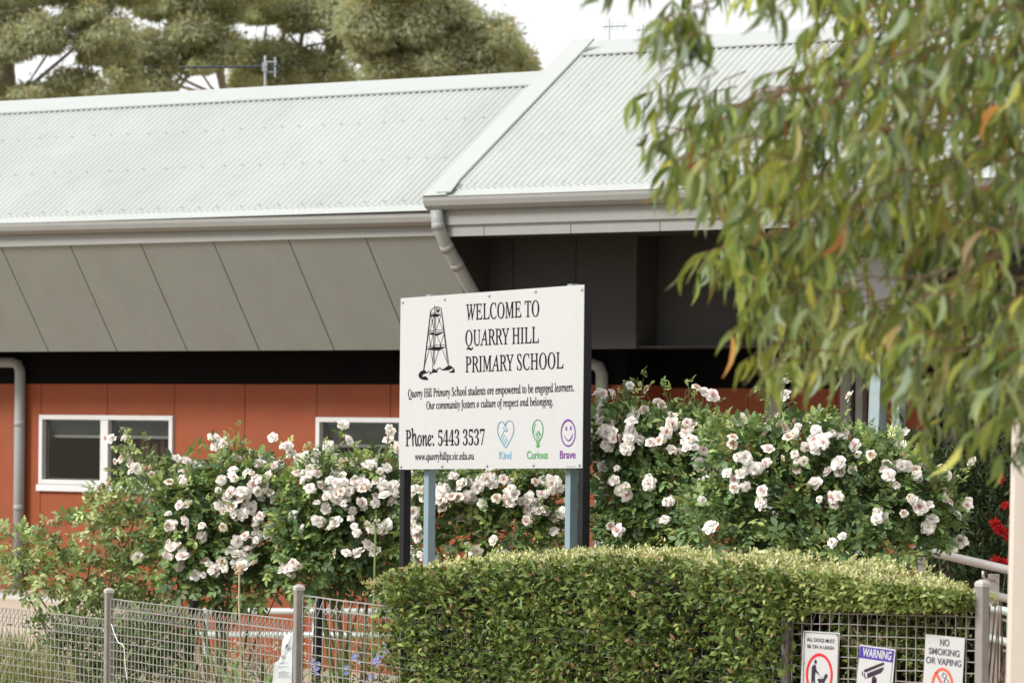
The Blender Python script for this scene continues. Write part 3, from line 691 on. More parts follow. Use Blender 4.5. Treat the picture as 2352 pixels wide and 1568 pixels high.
def fence_post(c, px, ytop, w):
    d, n = fplane(f2, f3) if c in (fm, f3) else fplane(f1, f2)
    zt = P(px, ytop, c.y).z; g0 = ground_z(c.x, c.y); mb = MB(); rn = .012
    mb.box(c - d * w / 2 - n * w / 2 + ZU * (g0 - .1), d * w, n * w, ZU * (zt - g0 + .1 - .03)); po = bevel(mb.build('post', M['post'], fence), .006)
    w2_ = w * .6; a = c - ZU * c.z; mb = MB()
    rings = [(w * .56, zt - .034), (w * .56, zt - .016), (w * .44, zt - .008), (w * .16, zt)]
    vs = [a + d * (sx * h) + n * (sy * h) + ZU * z for h, z in rings for sx, sy in ((-1, -1), (1, -1), (1, 1), (-1, 1))]
    fs_ = [(4 * k + q, 4 * k + (q + 1) % 4, 4 * k + 4 + (q + 1) % 4, 4 * k + 4 + q) for k in range(3) for q in range(4)] + [(3, 2, 1, 0), (12, 13, 14, 15)]
    mb.add(vs, fs_); bevel(mb.build('post_cap', M['cap_post'], po), .003)
fence_post(f1, 252, 1349, .048); fence_post(f2, 688, 1341, .048); fence_post(fm, 1811, 1395, .045); fence_post(f3, 2258, 1330, .047)
# string round the first post, cane leaning over the fence
d12, n12 = fplane(f1, f2); d23, n23 = fplane(f2, f3)
mb = MB(); mb.tube([hit(x, y, f1 + n12 * .05, n12) for x, y in smooth([(256, 1432), (262, 1452), (272, 1474), (284, 1483), (287, 1520), (292, 1560)], 4)], .003, 5)
tag(mb.build('white_string', M['string']), 'thin white string hanging down beside the left fence post', 'string')
mb = MB(); mb.tube([hit(x, y, f1 - n12 * .12, n12) for x, y in smooth([(550, 1312), (549, 1380), (551, 1440), (553, 1500), (556, 1700)], 3)], .006, 6)
cn_ = tag(mb.build('dry_cane', M['dry']), 'thin dry straw coloured cane standing behind the fence wire', 'cane')
mb = MB(); c = hit(549, 1308, f1 - n12 * .12, n12)
for k in range(14): mb.ball(c + Vector((random.gauss(0, .016), random.gauss(0, .016), random.gauss(0, .014))), random.uniform(.008, .014), 6, 4)
mb.build('seed_head', M['dry'], cn_)

# small signs tied to the fence
zs = lambda x, y: (1825.1 + .192 * x, 1411.2 + .192 * y)
def small_sign(name, label, TL, TR, slopeL, ang=0.0):
    pos = lambda x, y, off=.014: hit(x, y, f2 + n23 * off, n23)
    a, b = pos(*zs(*TL)), pos(*zs(*TR)); dwn = pos(*zs(TL[0] - slopeL * 600, TL[1] + 600)) - a; dwn = dwn.normalized() * .40
    root = empty(name, a.lerp(b, .5) + dwn, label, 'sign', 'small notices tied to the wire fence')
    mb = MB(); mb.prism([a, b, b + dwn, a + dwn], -n23 * .003); pn = bevel(mb.build('plate', M['sign'], root), .001)
    return root, pn, (lambda x, y: pos(x, y, .0162)), dwn
root, pn, pw, dw = small_sign('dog_notice', 'white notice about dogs on a leash, left of the three fence notices', (103, 186), (540, 214), .047)
lettering('ALL DOGS MUST', (147, 312), (481, 338), (145, 268), M['ink_soft'], pn, pw, zs, False, .010, .70)
lettering('BE ON A LEASH', (153, 392), (468, 417), (151, 350), M['ink_soft'], pn, pw, zs, False, .010, .70)
mb = MB(); ribbon(mb, ((92, 1180), (118, 205), (525, 232), (500, 1200)), 5, pw, zs); mb.build('border_line', M['ink_soft'], pn)
mb = MB(); ring(mb, (293, 715), (160, 258), (293, 715), (136, 222), pw, zs, 48); mb.build('red_ring', M['sred'], pn)
mb = MB(); disc(mb, (249, 560), (14, 26), pw, zs)
flat(mb, [(232, 590), (252, 600), (256, 650), (290, 705), (284, 715), (248, 680), (240, 730), (243, 830), (240, 900), (225, 900), (222, 760), (212, 800), (205, 900), (194, 900), (200, 740), (205, 620)], pw, zs)
flat(mb, [(288, 760), (345, 762), (358, 720), (375, 700), (398, 725), (385, 745), (372, 770), (355, 800), (345, 900), (335, 900), (330, 805), (305, 810), (298, 900), (288, 900), (285, 800), (272, 770)], pw, zs)
ribbon(mb, smooth([(288, 710), (320, 745), (362, 745)]), 3, pw, zs); mb.build('dog_walker_picture', M['ink_soft'], pn)
mb = MB()
for x, y in ((120, 212), (508, 245)): mb.ball(pw(*zs(x, y)), .004, 8, 5)
mb.build('bolt_heads', M['screw'], pn)
root, pn, pw, dw = small_sign('camera_notice', 'tilted white warning notice with a purple band and a camera picture', (780, 352), (1207, 412), .085)
mb = MB(); flat(mb, [(784, 372), (1190, 428), (1172, 567), (768, 508)], pw, zs); mb.build('purple_band', M['spurple'], pn)
pw2 = lambda x, y: hit(x, y, f2 + n23 * .0172, n23)
lettering('WARNING', (808, 487), (1152, 538), (820, 392), M['sign'], pn, pw2, zs, False, .03, .70)
mb = MB(); ribbon(mb, ((700, 1000), (745, 640), (768, 508)), 4, pw, zs); ribbon(mb, ((1172, 567), (1120, 1000)), 4, pw, zs); mb.build('border_line', M['spurple'], pn)
mb = MB(); flat(mb, [(828, 655), (1055, 567), (1070, 572), (1070, 592), (850, 685), (830, 680)], pw, zs); flat(mb, [(866, 700), (1062, 620), (1060, 650), (1030, 692), (868, 757)], pw, zs)
flat(mb, [(806, 672), (814, 672), (812, 705), (820, 738), (808, 725), (803, 700)], pw, zs); flat(mb, [(826, 692), (836, 690), (838, 720), (857, 765), (845, 762), (830, 735)], pw, zs)
disc(mb, (950, 775), (28, 42), pw, zs); flat(mb, [(925, 775), (975, 775), (985, 900), (900, 900)], pw, zs); mb.build('camera_picture', M['ink_soft'], pn)
root, pn, pw, dw = small_sign('smoking_notice', 'white no smoking notice nearest the right fence post', (1568, 227), (2036, 276), .055)
for bd, a, b, c in (('NO', (1737, 368), (1847, 376), (1740, 285)), ('SMOKING', (1602, 462), (1970, 503), (1606, 386)), ('OR VAPING', (1567, 570), (1990, 622), (1572, 494))):
    lettering(bd, a, b, c, M['ink_grey'], pn, pw, zs, False, .018, .70)
mb = MB(); ring(mb, (1765, 850), (132, 220), (1765, 850), (104, 186), pw, zs, 48); ribbon(mb, ((1690, 690), (1850, 1010)), 28, pw, zs); mb.build('red_ring', M['sorange'], pn)
mb = MB(); ribbon(mb, smooth([(1780, 690), (1765, 730), (1800, 765), (1785, 800), (1815, 840)]), 8, pw, zs); ribbon(mb, smooth([(1790, 695), (1815, 725), (1805, 755), (1835, 785), (1830, 830)]), 7, pw, zs); mb.build('smoke_picture', M['ink_grey'], pn)

# white plastic bag hung on the wire
zb_ = lambda x, y: (413.9 + .208 * x, 1354.8 + .208 * y)
bagc = [(1158, 482), (1200, 490), (1248, 452), (1240, 600), (1238, 800), (1232, 1040), (1215, 1500), (1000, 1500), (1014, 1040), (1040, 800), (1086, 775), (1112, 720), (1126, 560)]
pb = [hit(*zb_(x, y), f1 + n12 * .012, n12) for x, y in bagc]
bag = empty('plastic_bag', pb[7].lerp(pb[6], .5), 'crumpled white plastic bag hung on the fence beside the second post', 'bag')
mb = MB(); cen = sum(pb, Vector()) / len(pb); ringv = [cen + (p - cen) * 1.0 for p in pb]; mid = [cen + (p - cen) * .55 + n12 * random.uniform(.004, .022) for p in pb]; n_ = len(pb)
mb.add(ringv + mid + [cen + n12 * .018] + [p - n12 * .006 for p in ringv] , [(i, (i + 1) % n_, n_ + (i + 1) % n_, n_ + i) for i in range(n_)] + [(n_ + i, n_ + (i + 1) % n_, 2 * n_) for i in range(n_)] + [tuple(range(2 * n_ + 1, 3 * n_ + 1))])
bo = mb.build('bag_body', M['bag'], bag)
mb = MB(); pbg = lambda x, y: hit(x, y, f1 + n12 * .036, n12)
for k, (x0, x1, y) in enumerate(((1075, 1170, 800), (1080, 1150, 812), (1078, 1175, 850), (1085, 1160, 905), (1075, 1205, 918), (1078, 1190, 940), (1074, 1205, 960))): ribbon(mb, ((x0, y), (x1, y - 14)), 4, pbg, zb_)
ribbon(mb, smooth([(1160, 640), (1172, 605), (1185, 600), (1176, 635)]), 9, pbg, zb_)
ribbon(mb, smooth([(1112, 735), (1125, 722), (1132, 740), (1118, 750)]), 5, pbg, zb_); ribbon(mb, ((1140, 715), (1143, 748)), 5, pbg, zb_)
mb.build('bag_print', M['ink_grey'], bag)

# ------------------------------------------------------------------ handrails
def rail(mb, pts, r): mb.tube(pts, r, 10)
hr = empty('ramp_handrail', P(2200, 1700, 24.0), 'brushed steel ramp handrail by the dark shrub with red flowers', 'handrail')
dA = lambda px: 24.6 - (px - 2120) * .006
rA = [P(2105, 1259, dA(2105)), P(2320, 1309, dA(2320)), P(2420, 1333, dA(2420))]
mb = MB(); rail(mb, rA, .026); mb.build('top_rail', M['steel'], hr, True)
mb = MB(); rail(mb, [P(2240, 1357, dA(2240)), P(2420, 1397, dA(2420))], .024); mb.build('lower_rail', M['steel'], hr, True)
for px, y0, w in ((2118, 1268, .045), (2284, 1306, .06)):
    p = P(px, y0, dA(px) + .1); mb = MB(); g0 = ground_z(p.x, p.y); mb.box(Vector((p.x - w / 2, p.y, g0 - .1)), (w, 0, 0), (0, w, 0), (0, 0, p.z - g0 + .07)); bevel(mb.build('post', M['steel'], hr), .004)
    mb = MB(); mb.tube([P(px - 26, y0 + 4, dA(px)), P(px - 26, y0 + 18, dA(px)), P(px - 20, y0 + 24, dA(px)), P(px, y0 + 26, dA(px) + .1)], .009, 6); mb.build('rail_bracket', M['steel'], hr, True)
hp = empty('white_handrail', P(2290, 1750, 20.6), 'pale painted double handrail just behind the right fence post', 'handrail')
for ya, yb in ((1384, 1412), (1449, 1487)):
    mb = MB(); rail(mb, [P(2180, ya - 6, 21.0), P(2420, yb + 12, 20.3)], .022); mb.build('rail', M['rail'], hp, True)
p = P(2286, 1404, 20.8); mb = MB(); g0 = ground_z(p.x, p.y); mb.box(Vector((p.x - .028, p.y, g0 - .1)), (.056, 0, 0), (0, .056, 0), (0, 0, p.z - g0 + .1)); bevel(mb.build('post', M['steel'], hp), .004)
for y in (1420, 1490):
    mb = MB(); mb.tube([P(2303, y + 2, 20.7), P(2316, y + 6, 20.6), P(2319, y - 8, 20.6), P(2319, y - 16, 20.55)], .008, 6); mb.build('rail_bracket', M['steel'], hp, True)
# pale rails in front of the terracotta wall, seen through the fence
hg = empty('garden_rail', P(600, 1640, 31.5), 'pale double pipe rail behind the wire fence, below the white roses', 'handrail')
for ya, yb, xa, xb in ((1402, 1404, 440, 960), (1456, 1459, 443, 1000)):
    mb = MB(); rail(mb, [P(xa, ya, 32), P(xb, yb, 31)], .026); mb.build('rail', M['rail'], hg, True)
for px in (474, 724, 930):
    d = 32 - (px - 443) / 557; p = P(px, 1402, d + .05); mb = MB(); mb.tube([Vector((p.x, p.y, ground_z(p.x, p.y) - .1)), p], .024, 8); mb.build('post', M['rail'], hg, True)
lw = MB()
for k in range(8):
    a = P(300 + 100 * k, 1400, 36.2 - .45 * k); b = P(398 + 100 * k, 1400, 36.2 - .45 * (k + .98))
    a.z = -.5; b.z = -.5; lw.box(a, b - a, Vector((.03, .04, 0)), ZU * (.48))
tag(lw.build('low_wall', M['orange']), 'low terracotta coloured retaining wall behind the pale garden rail', 'wall')
kb = MB(); a = P(-160, 1384, 38.5); b = P(150, 1394, 36.6); a.z = b.z = -.05
kb.box(a, b - a, Vector((.12, .2, 0)), ZU * .10); tag(kb.build('kerb', M['kerb']), kind='structure')
# cream post at the right edge
cp = empty('cream_post', Vector((P(2352, 1400, 14.5).x, 14.5, ground_z(1.8, 14.5))), 'cream painted square post at the right edge beside the rails', 'post')
xl = P(2331, 1000, 14.5); tp = P(2343, 500, 14.5); mb = MB(); w = .10; g0 = ground_z(xl.x, 14.5)
lean = Vector(((tp.x - xl.x) / (tp.z - xl.z), 0, 1)); base = xl + lean * (g0 - .1 - xl.z)
mb.box(base, (w, 0, 0), (0, w, 0), lean * (2.0)); bevel(mb.build('shaft', M['cream'], cp), .005)
mb = MB(); t = base + lean * 2.0; mb.box(t + Vector((-.008, -.008, 0)), (w + .016, 0, 0), (0, w + .016, 0), (0, 0, .02)); mb.build('post_cap', M['cream'], cp)
# black garden stakes
for (x0, y0, x1, d, lab) in ((445, 1378, 424, 26.2, 'black garden stake left of the plastic bag, behind the wire'), (733, 1372, 722, 24.6, 'black garden stake just right of the middle fence post'), (1039, 1262, 1037, 26.5, 'short black stake seen between the blue sign posts')):
    a = P(x0, y0, d); b = a + Vector(((x1 - x0) / F * d * 1.6, 0, 0)); b.z = ground_z(b.x, b.y) - .1; mb = MB()
    w = .026 if d < 26.4 else .016
    mb.tube([b, a.lerp(b, .5) + Vector((.008, 0, 0)), a], [w * 1.05, w * 1.1, w], 8); tag(mb.build('garden_stake', M['frame']), lab, 'stake', 'black garden stakes')

# ------------------------------------------------------------------ roses
def petal(mb, cen, a, t0, t1, l, w, cup):
    rows = 4; vs = []; r = z = 0.0
    for i in range(rows):
        s = i / (rows - 1); ph = t0 + (t1 - t0) * s
        if i: r += math.sin(ph) * l / (rows - 1); z += math.cos(ph) * l / (rows - 1)
        ww = w * (.3, .85, 1.0, .66)[i]
        for u in (-1, -.5, 0, .5, 1):
            rr = .1 * l + r - cup * u * u * l * s + random.uniform(-.03, .03) * l * s; tt = u * ww / 2; zz = z + cup * .5 * u * u * l * s + random.uniform(-.05, .05) * l * s
            vs.append((cen[0] + math.cos(a) * rr - math.sin(a) * tt, cen[1] + math.sin(a) * rr + math.cos(a) * tt, cen[2] + zz))
    mb.add(vs, [(i * 5 + k, i * 5 + k + 1, i * 5 + k + 6, i * 5 + k + 5) for i in range(rows - 1) for k in range(4)])
    return len(vs)
def bloom_mesh(name, cols, openness, droop=0.0):
    mb = MB(); tint = []
    for cnt, t0, t1, l, w, cup, ci in ((6, 1.25, 1.75, 1.0, .95, .12, 0), (6, .85, 1.45, .88, .85, .16, 0), (6, .5, 1.05, .74, .7, .2, 1), (5, .25, .6, .55, .5, .22, 1), (4, .05, .3, .42, .36, .2, 2)):
        ph = random.uniform(0, 6)
        for k in range(cnt):
            n = petal(mb, (0, 0, -.25 + .08 * (1.3 - t0)), ph + 2 * math.pi * k / cnt + random.uniform(-.25, .25), (t0 + random.uniform(-.15, .15)) * openness, (t1 + random.uniform(-.2, .25)) * openness + droop, l * random.uniform(.85, 1.1), w * random.uniform(.85, 1.15), cup)
            c = np.array(cols[ci]) * random.uniform(.9, 1.05); tint += [c] * n
    me = bpy.data.meshes.new(name); me.from_pydata(mb.v, [], mb.f); at = me.attributes.new('tint', 'FLOAT_COLOR', 'POINT')
    c4 = np.ones((len(mb.v), 4), np.float32); c4[:, :3] = np.clip(np.array(tint), 0, 1); at.data.foreach_set('color', c4.ravel()); me.materials.append(LM['petal'])
    me.polygons.foreach_set('use_smooth', [True] * len(me.polygons)); me.update(); return me
WH = (.98, .945, .905); PK = (.96, .82, .79); DP = (.86, .52, .54); TN = (.70, .54, .40); CR = (.97, .91, .82)
BLOOMS = {'w': [bloom_mesh('rose_bloom', (WH, WH, CR), o) for o in (1.0, .82, 1.12)], 'p': [bloom_mesh('rose_bloom', (WH, PK, DP), o) for o in (1.0, .85)],
          't': [bloom_mesh('rose_bloom', (CR, TN, TN), .72, .5), bloom_mesh('rose_bloom', (WH, CR, TN), 1.15, .3)]}
ROSE_T = [[(.135, .21, .085), (.18, .265, .095), (.085, .14, .065), (.26, .34, .11), (.38, .42, .15)], [.34, .3, .16, .14, .06]]
ROSE_L = [[(.26, .33, .11), (.18, .26, .09), (.36, .40, .16), (.11, .18, .07)], [.35, .3, .2, .15]]
def lump_points(lumps, n, rmin=.35):
    w = np.array([l[2] * l[3] for l in lumps], float); idx = RNG.choice(len(lumps), n, p=w / w.sum())
    cs = np.array([npv(P(l[0], l[1], l[4])) for l in lumps]); rs = np.array([(l[2] * l[4] / F, (l[5] if len(l) > 5 else l[2] * l[4] / F * .8), l[3] * l[4] / F) for l in lumps])
    u = rnd(n); r = RNG.uniform(rmin ** 3, 1.02, n) ** (1 / 3) * (1 + (RNG.uniform(0, 1, n) < .26) * RNG.exponential(.16, n)); p = cs[idx] + u * rs[idx] * r[:, None]
    out = nz(u / rs[idx]); return p, out
def compound_leaves(name, pts, out, L, cols, parent, material, nl=5, droop=.0):
    n = len(pts); axis = nz(out * .7 + rnd(n) * .7 + np.array((0, 0, .15 - droop))); up = nz(np.array((0, -.25, 1.0)) + out * .5 + rnd(n) * .45)
    side = nz(np.cross(axis, up)); up = np.cross(side, axis); PP = []; DD = []; NN = []; LL = []; CC = []
    base = tints(n, *cols); Ls = L * RNG.uniform(.7, 1.25, n)
    for k in range(nl):
        if k == nl - 1: f, sd = 1.0, 0
        else: f, sd = .42 + .42 * (k // 2), (-1 if k % 2 else 1)
        PP.append(pts + axis * (Ls * 1.5 * f)[:, None]); DD.append(nz(axis * (1 if sd == 0 else .55) + side * sd * .85 + up * RNG.normal(-.08, .18, (n, 1))))
        NN.append(nz(up + RNG.normal(0, .28, (n, 3)))); LL.append(Ls * (1.12 if sd == 0 else .92)); CC.append(base * RNG.uniform(.85, 1.15, (n, 1)))
    LL = np.concatenate(LL)
    return leaves(name, T_ROSE, np.concatenate(PP), np.concatenate(DD), np.concatenate(NN), LL, LL * .58, np.concatenate(CC), material, parent)
def rose_bush(label, base_px, d, lumps, clusters, n, dens=1.0, cols=ROSE_T, light_top=.85, scale=1.0, extra=20):
    n = int(n * 1.1); b = P(base_px, 1400, d); root = empty('rose_bush', Vector((b.x, b.y, ground_z(b.x, b.y))), label, 'rose bush', 'rose bushes in front of the school')
    lumps = [l[:4] + (d + (l[4] if len(l) > 4 else 0),) for l in lumps]
    pts, out = lump_points(lumps, n); pts[:, 2] = np.maximum(pts[:, 2], root.location.z + .1)
    compound_leaves('foliage', pts, out, .056 * scale, cols, root, LM['rose'])
    top = [l for l in lumps]; pt, ot = lump_points(top, int(n * light_top), .93); keep = ot[:, 2] > .25
    compound_leaves('young_foliage', pt[keep] + ot[keep] * .03, ot[keep] * .4 + np.array((0, 0, .9)), .03 * scale, ROSE_L, root, LM['rose'], 5)
    mb = MB(); r0 = root.location
    for i in range(15):
        p = Vector(lump_points(lumps, 1, .8)[0][0]); q = r0 + Vector((random.uniform(-.07, .07), random.uniform(-.07, .07), -.02))
        mb.tube([q, q.lerp(p, .5) + Vector((random.uniform(-.1, .1), random.uniform(-.1, .1), .12)), p], [.011, .007, .003], 5)
    spots = []
    for c in clusters:
        x, y, k = c[:3]; r = c[3] if len(c) > 3 else 10; kd = c[4] if len(c) > 4 else None
        for i in range(k if k == 1 else int(k * 1.25 + .5)):
            spots.append((x + (random.gauss(0, r * 1.25) if k > 1 else 0), y + (random.gauss(0, r * 1.1) if k > 1 else 0), kd))
    for i in range(extra):      # single blooms and pairs scattered through the upper half
        l = random.choice(lumps); a = random.uniform(0, 6.28); q_ = math.sqrt(random.uniform(.1, 1.1)); spots.append((l[0] + math.cos(a) * l[2] * q_, l[1] - l[3] * random.uniform(-.15, 1.12), None))
    stm = mb; rest = MB(); rest_t = []
    random.shuffle(spots)
    for i, (x, y, kd) in enumerate(spots):
        # in front of the foliage surface at that spot
        best = None
        for l in lumps:
            e = ((x - l[0]) / l[2]) ** 2 + ((y - l[1]) / l[3]) ** 2
            dep = l[4] - (math.sqrt(1 - e) if e < 1 else 0) * (l[2] * l[4] / F * .8) - random.uniform(.05, .15)
            if e < 1.15 and (best is None or dep < best): best = dep
        dd = best if best else d + random.uniform(-.1, .05)
        kd = kd or random.choices('wpt', (.62, .19, .19))[0]
        p = P(x, y, dd); me_ = random.choice(BLOOMS[kd])
        rad = random.uniform(.030, .047) * (.78 if kd == 't' else 1) * scale * (1 if i < 100 else .78)
        out_d = Vector((random.gauss(-.15, .5), random.gauss(-.75, .25), random.gauss(.45, .4))).normalized(); rot = out_d.to_track_quat('Z', 'Y') @ Matrix.Rotation(random.uniform(0, 6.28), 3, 'Z').to_quaternion(); sv = Vector((rad, rad, rad * random.uniform(.8, 1.15)))
        if i < 100:
            ob = link('rose_bloom', me_, root); ob.location = p - wpos(root); ob.scale = sv; ob.rotation_euler = rot.to_euler()
        else:
            ob = {}; mt = Matrix.LocRotScale(p, rot, sv); rest.add([mt @ v.co for v in me_.vertices], [tuple(q_.vertices) for q_ in me_.polygons]); rest_t += [tuple(c_.color) for c_ in me_.attributes['tint'].data]
        if kd == 't': ob['label'] = 'faded tan rose bloom'
        if kd == 'p': ob['label'] = 'rose bloom with a pink centre'
        q = p - out_d * rad * .3; near = min(lumps, key=lambda l: (P(l[0], l[1], l[4]) - p).length); c0 = P(near[0], near[1], near[4])
        stm.tube([q, q.lerp(c0, .12) - ZU * .05, q.lerp(c0, .45) - ZU * .05], [.0022, .0028, .0035], 5)
        # a ruff of sepals below the bloom
        stm.ball(p - out_d * rad * .32, rad * .28, 6, 4)
    if extra:       # long ragged shoots above the mass, with leaves up the cane and a bloom on some
        sp_, so_ = [], []
        for i in range(22):
            l = random.choice(lumps); a = random.uniform(.5, 2.64); q = P(l[0] + math.cos(a) * l[2] * .8, l[1] - math.sin(a) * l[3] * .75, l[4] + random.uniform(-.12, .12))
            p = q + Vector((math.cos(a) * .08 + random.gauss(0, .05), random.gauss(0, .05), random.uniform(.12, .30))); stm.tube([q, q.lerp(p, .5) + Vector((random.gauss(0, .015), 0, .015)), p], [.0038, .003, .002], 5)
            for f in (.25, .42, .58, .72, .86, 1.0):
                sp_.append(npv(q.lerp(p, f))); so_.append(npv(Vector((random.gauss(0, 1), random.gauss(0, 1), .5)).normalized()))
            if random.random() < .45:
                for k2 in range(random.choice((1, 1, 2, 3))):
                    ob = link('rose_bloom', random.choice(BLOOMS[random.choices('wpt', (.5, .25, .25))[0]]), root); ob.location = p + Vector((random.gauss(0, .02) * k2, random.gauss(0, .02) * k2, .012)) - wpos(root); rd_ = random.uniform(.028, .042) * scale; ob.scale = (rd_, rd_, rd_ * .95)
                    ob.rotation_euler = (Vector((random.gauss(-.1, .6), random.gauss(-.5, .4), .6)).to_track_quat('Z', 'Y')).to_euler()
        compound_leaves('shoot_leaves', np.array(sp_), np.array(so_), .032 * scale, ROSE_L, root, LM['rose'])
    if rest.v:
        ro = rest.build('rose_blooms', LM['petal'], root, True); ro['kind'] = 'stuff'; at = ro.data.attributes.new('tint', 'FLOAT_COLOR', 'POINT'); at.data.foreach_set('color', np.array(rest_t, np.float32).ravel())
    bd = mb      # buds and spent heads on thin stalks above the foliage
    for i in range(64):
        l = random.choice(lumps); a = random.uniform(.3, 2.84); p = P(l[0] + math.cos(a) * l[2] * 1.05, l[1] - math.sin(a) * l[3] * 1.15, l[4] + random.uniform(-.15, .1)); q = P(l[0] + math.cos(a) * l[2] * .7, l[1] - math.sin(a) * l[3] * .6, l[4])
        bd.mi = 0; bd.tube([q, q.lerp(p, .6) + Vector((.01, 0, .01)), p], [.003, .0022, .0016], 5); bd.mi = random.choice((0, 1, 1)); bd.ball(p, random.uniform(.009, .016), 6, 4, (1, 1, 1.4))
    bd.build('canes', [M['cane'], M['bud']], root)
    return root
rose_bush('tall white rose bush at left, its blooms crossing the first window', 520, 26.6,
    [(480, 1180, 115, 95), (565, 1125, 95, 70), (600, 1225, 105, 105), (440, 1270, 95, 90), (540, 1320, 120, 65), (400, 1120, 50, 30), (320, 1085, 34, 14)],
    [(292, 1060, 3, 10), (428, 1076, 5, 16), (408, 1100, 2, 10), (466, 1063, 1), (410, 1158, 1), (386, 1178, 1), (545, 1080, 3, 12), (512, 1105, 3, 14), (575, 1047, 3, 12), (610, 1048, 5, 17), (648, 1052, 4, 14), (430, 1205, 5, 14), (560, 1133, 6, 22), (585, 1160, 7, 24),
     (540, 1165, 3, 14), (600, 1200, 5, 16), (560, 1192, 3, 12), (640, 1218, 3, 14), (390, 1258, 2, 9), (400, 1272, 2, 9), (423, 1280, 2, 9), (467, 1230, 1), (317, 1278, 1), (415, 1300, 1), (467, 1318, 1), (490, 1296, 2, 7), (496, 1316, 1), (535, 1250, 2, 9), (580, 1258, 4, 13),
     (545, 1280, 3, 10), (563, 1290, 2, 8), (550, 1310, 1, 0, 't'), (549, 1370, 1), (512, 1210, 1, 0, 't'), (620, 1120, 4, 18), (525, 1140, 2, 10)], 1500)
rose_bush('dense white rose bush directly left of the welcome sign', 800, 26.2,
    [(755, 1130, 90, 65), (850, 1130, 80, 70), (800, 1230, 115, 95), (730, 1290, 95, 85), (875, 1270, 75, 95), (700, 1200, 60, 80)],
    [(700, 1068, 3, 10), (740, 1047, 3, 10), (758, 1031, 1), (690, 1092, 3, 13), (722, 1086, 4, 14), (790, 1083, 4, 16), (820, 1072, 3, 12), (850, 1078, 4, 13), (884, 1092, 3, 12), (770, 1112, 5, 18), (812, 1126, 4, 15), (842, 1112, 4, 14), (880, 1122, 5, 16), (907, 1142, 3, 10),
     (862, 1136, 3, 12), (905, 1022, 3, 9, 'p'), (907, 988, 2, 8), (792, 1163, 1), (825, 1163, 2, 8), (807, 1187, 1, 0, 't'), (813, 1208, 1), (818, 1222, 1), (860, 1215, 4, 9), (848, 1248, 1), (820, 1265, 1), (768, 1270, 1, 0, 't'), (795, 1267, 1), (655, 1297, 2, 8), (675, 1300, 2, 8), (665, 1312, 2, 8), (880, 1200, 2, 8), (902, 1178, 1), (735, 1140, 2, 12), (760, 1150, 2, 10)], 1500)
rose_bush('pale pink rose bush seen between the two blue sign posts', 1160, 25.4,
    [(1040, 1140, 65, 45), (1160, 1125, 95, 45), (1250, 1150, 70, 60), (1180, 1220, 110, 65), (1080, 1235, 55, 45), (965, 1200, 32, 85)],
    [(1000, 1122, 3, 10), (1022, 1150, 3, 10), (1012, 1108, 2, 8), (1056, 1088, 2, 10), (1095, 1112, 3, 12), (1150, 1090, 4, 12), (1168, 1106, 3, 11), (1182, 1146, 2, 9), (1142, 1150, 2, 9), (1110, 1155, 1), (1066, 1130, 2, 10), (1225, 1160, 4, 12), (1250, 1172, 1), (1207, 1170, 3, 10), (1200, 1190, 2, 9, 'p'),
     (1273, 1188, 1), (1265, 1110, 4, 12), (1292, 1112, 3, 10), (1212, 1136, 2, 9), (1077, 1261, 2, 8), (1012, 1265, 2, 9, 't'), (1003, 1292, 3, 10), (1160, 1270, 1, 0, 'p'), (1158, 1287, 1), (1228, 1283, 2, 7), (950, 1135, 5, 12), (950, 1180, 3, 10), (950, 1225, 3, 9), (953, 1270, 2, 8), (958, 1290, 3, 9), (1035, 1100, 3, 12), (1240, 1092, 2, 10), (1120, 1090, 2, 8)], 950)
rose_bush('pink and white rose bush touching the right black sign post', 1480, 23.0,
    [(1445, 1010, 66, 60), (1560, 1010, 85, 50), (1440, 1140, 66, 105), (1540, 1140, 115, 110), (1490, 1235, 115, 55), (1412, 1000, 34, 40)],
    [(1343, 1118, 1, 0, 'p'), (1420, 1102, 4, 13), (1440, 1122, 2, 9), (1362, 960, 2, 8), (1396, 975, 3, 12), (1402, 950, 2, 8), (1440, 1002, 3, 12), (1452, 976, 2, 9), (1470, 1008, 1, 0, 'p'), (1440, 1035, 2, 9), (1410, 1012, 2, 10), (1500, 962, 2, 9, 't'), (1525, 966, 3, 11), (1552, 972, 3, 11, 'p'), (1577, 986, 2, 8, 'p'),
     (1600, 888, 1), (1620, 898, 1), (1638, 907, 1), (1600, 1027, 2, 8), (1612, 1065, 2, 9), (1622, 1085, 2, 9), (1605, 1108, 1, 0, 'p'), (1530, 1150, 1, 0, 't'), (1515, 1198, 1, 0, 't'), (1548, 1145, 2, 8, 't'), (1555, 1030, 3, 14), (1500, 1010, 2, 10), (1480, 940, 1, 0, 't'), (1520, 930, 1, 0, 't'), (1380, 1030, 2, 8), (1590, 1000, 3, 12)], 1500, scale=.92)
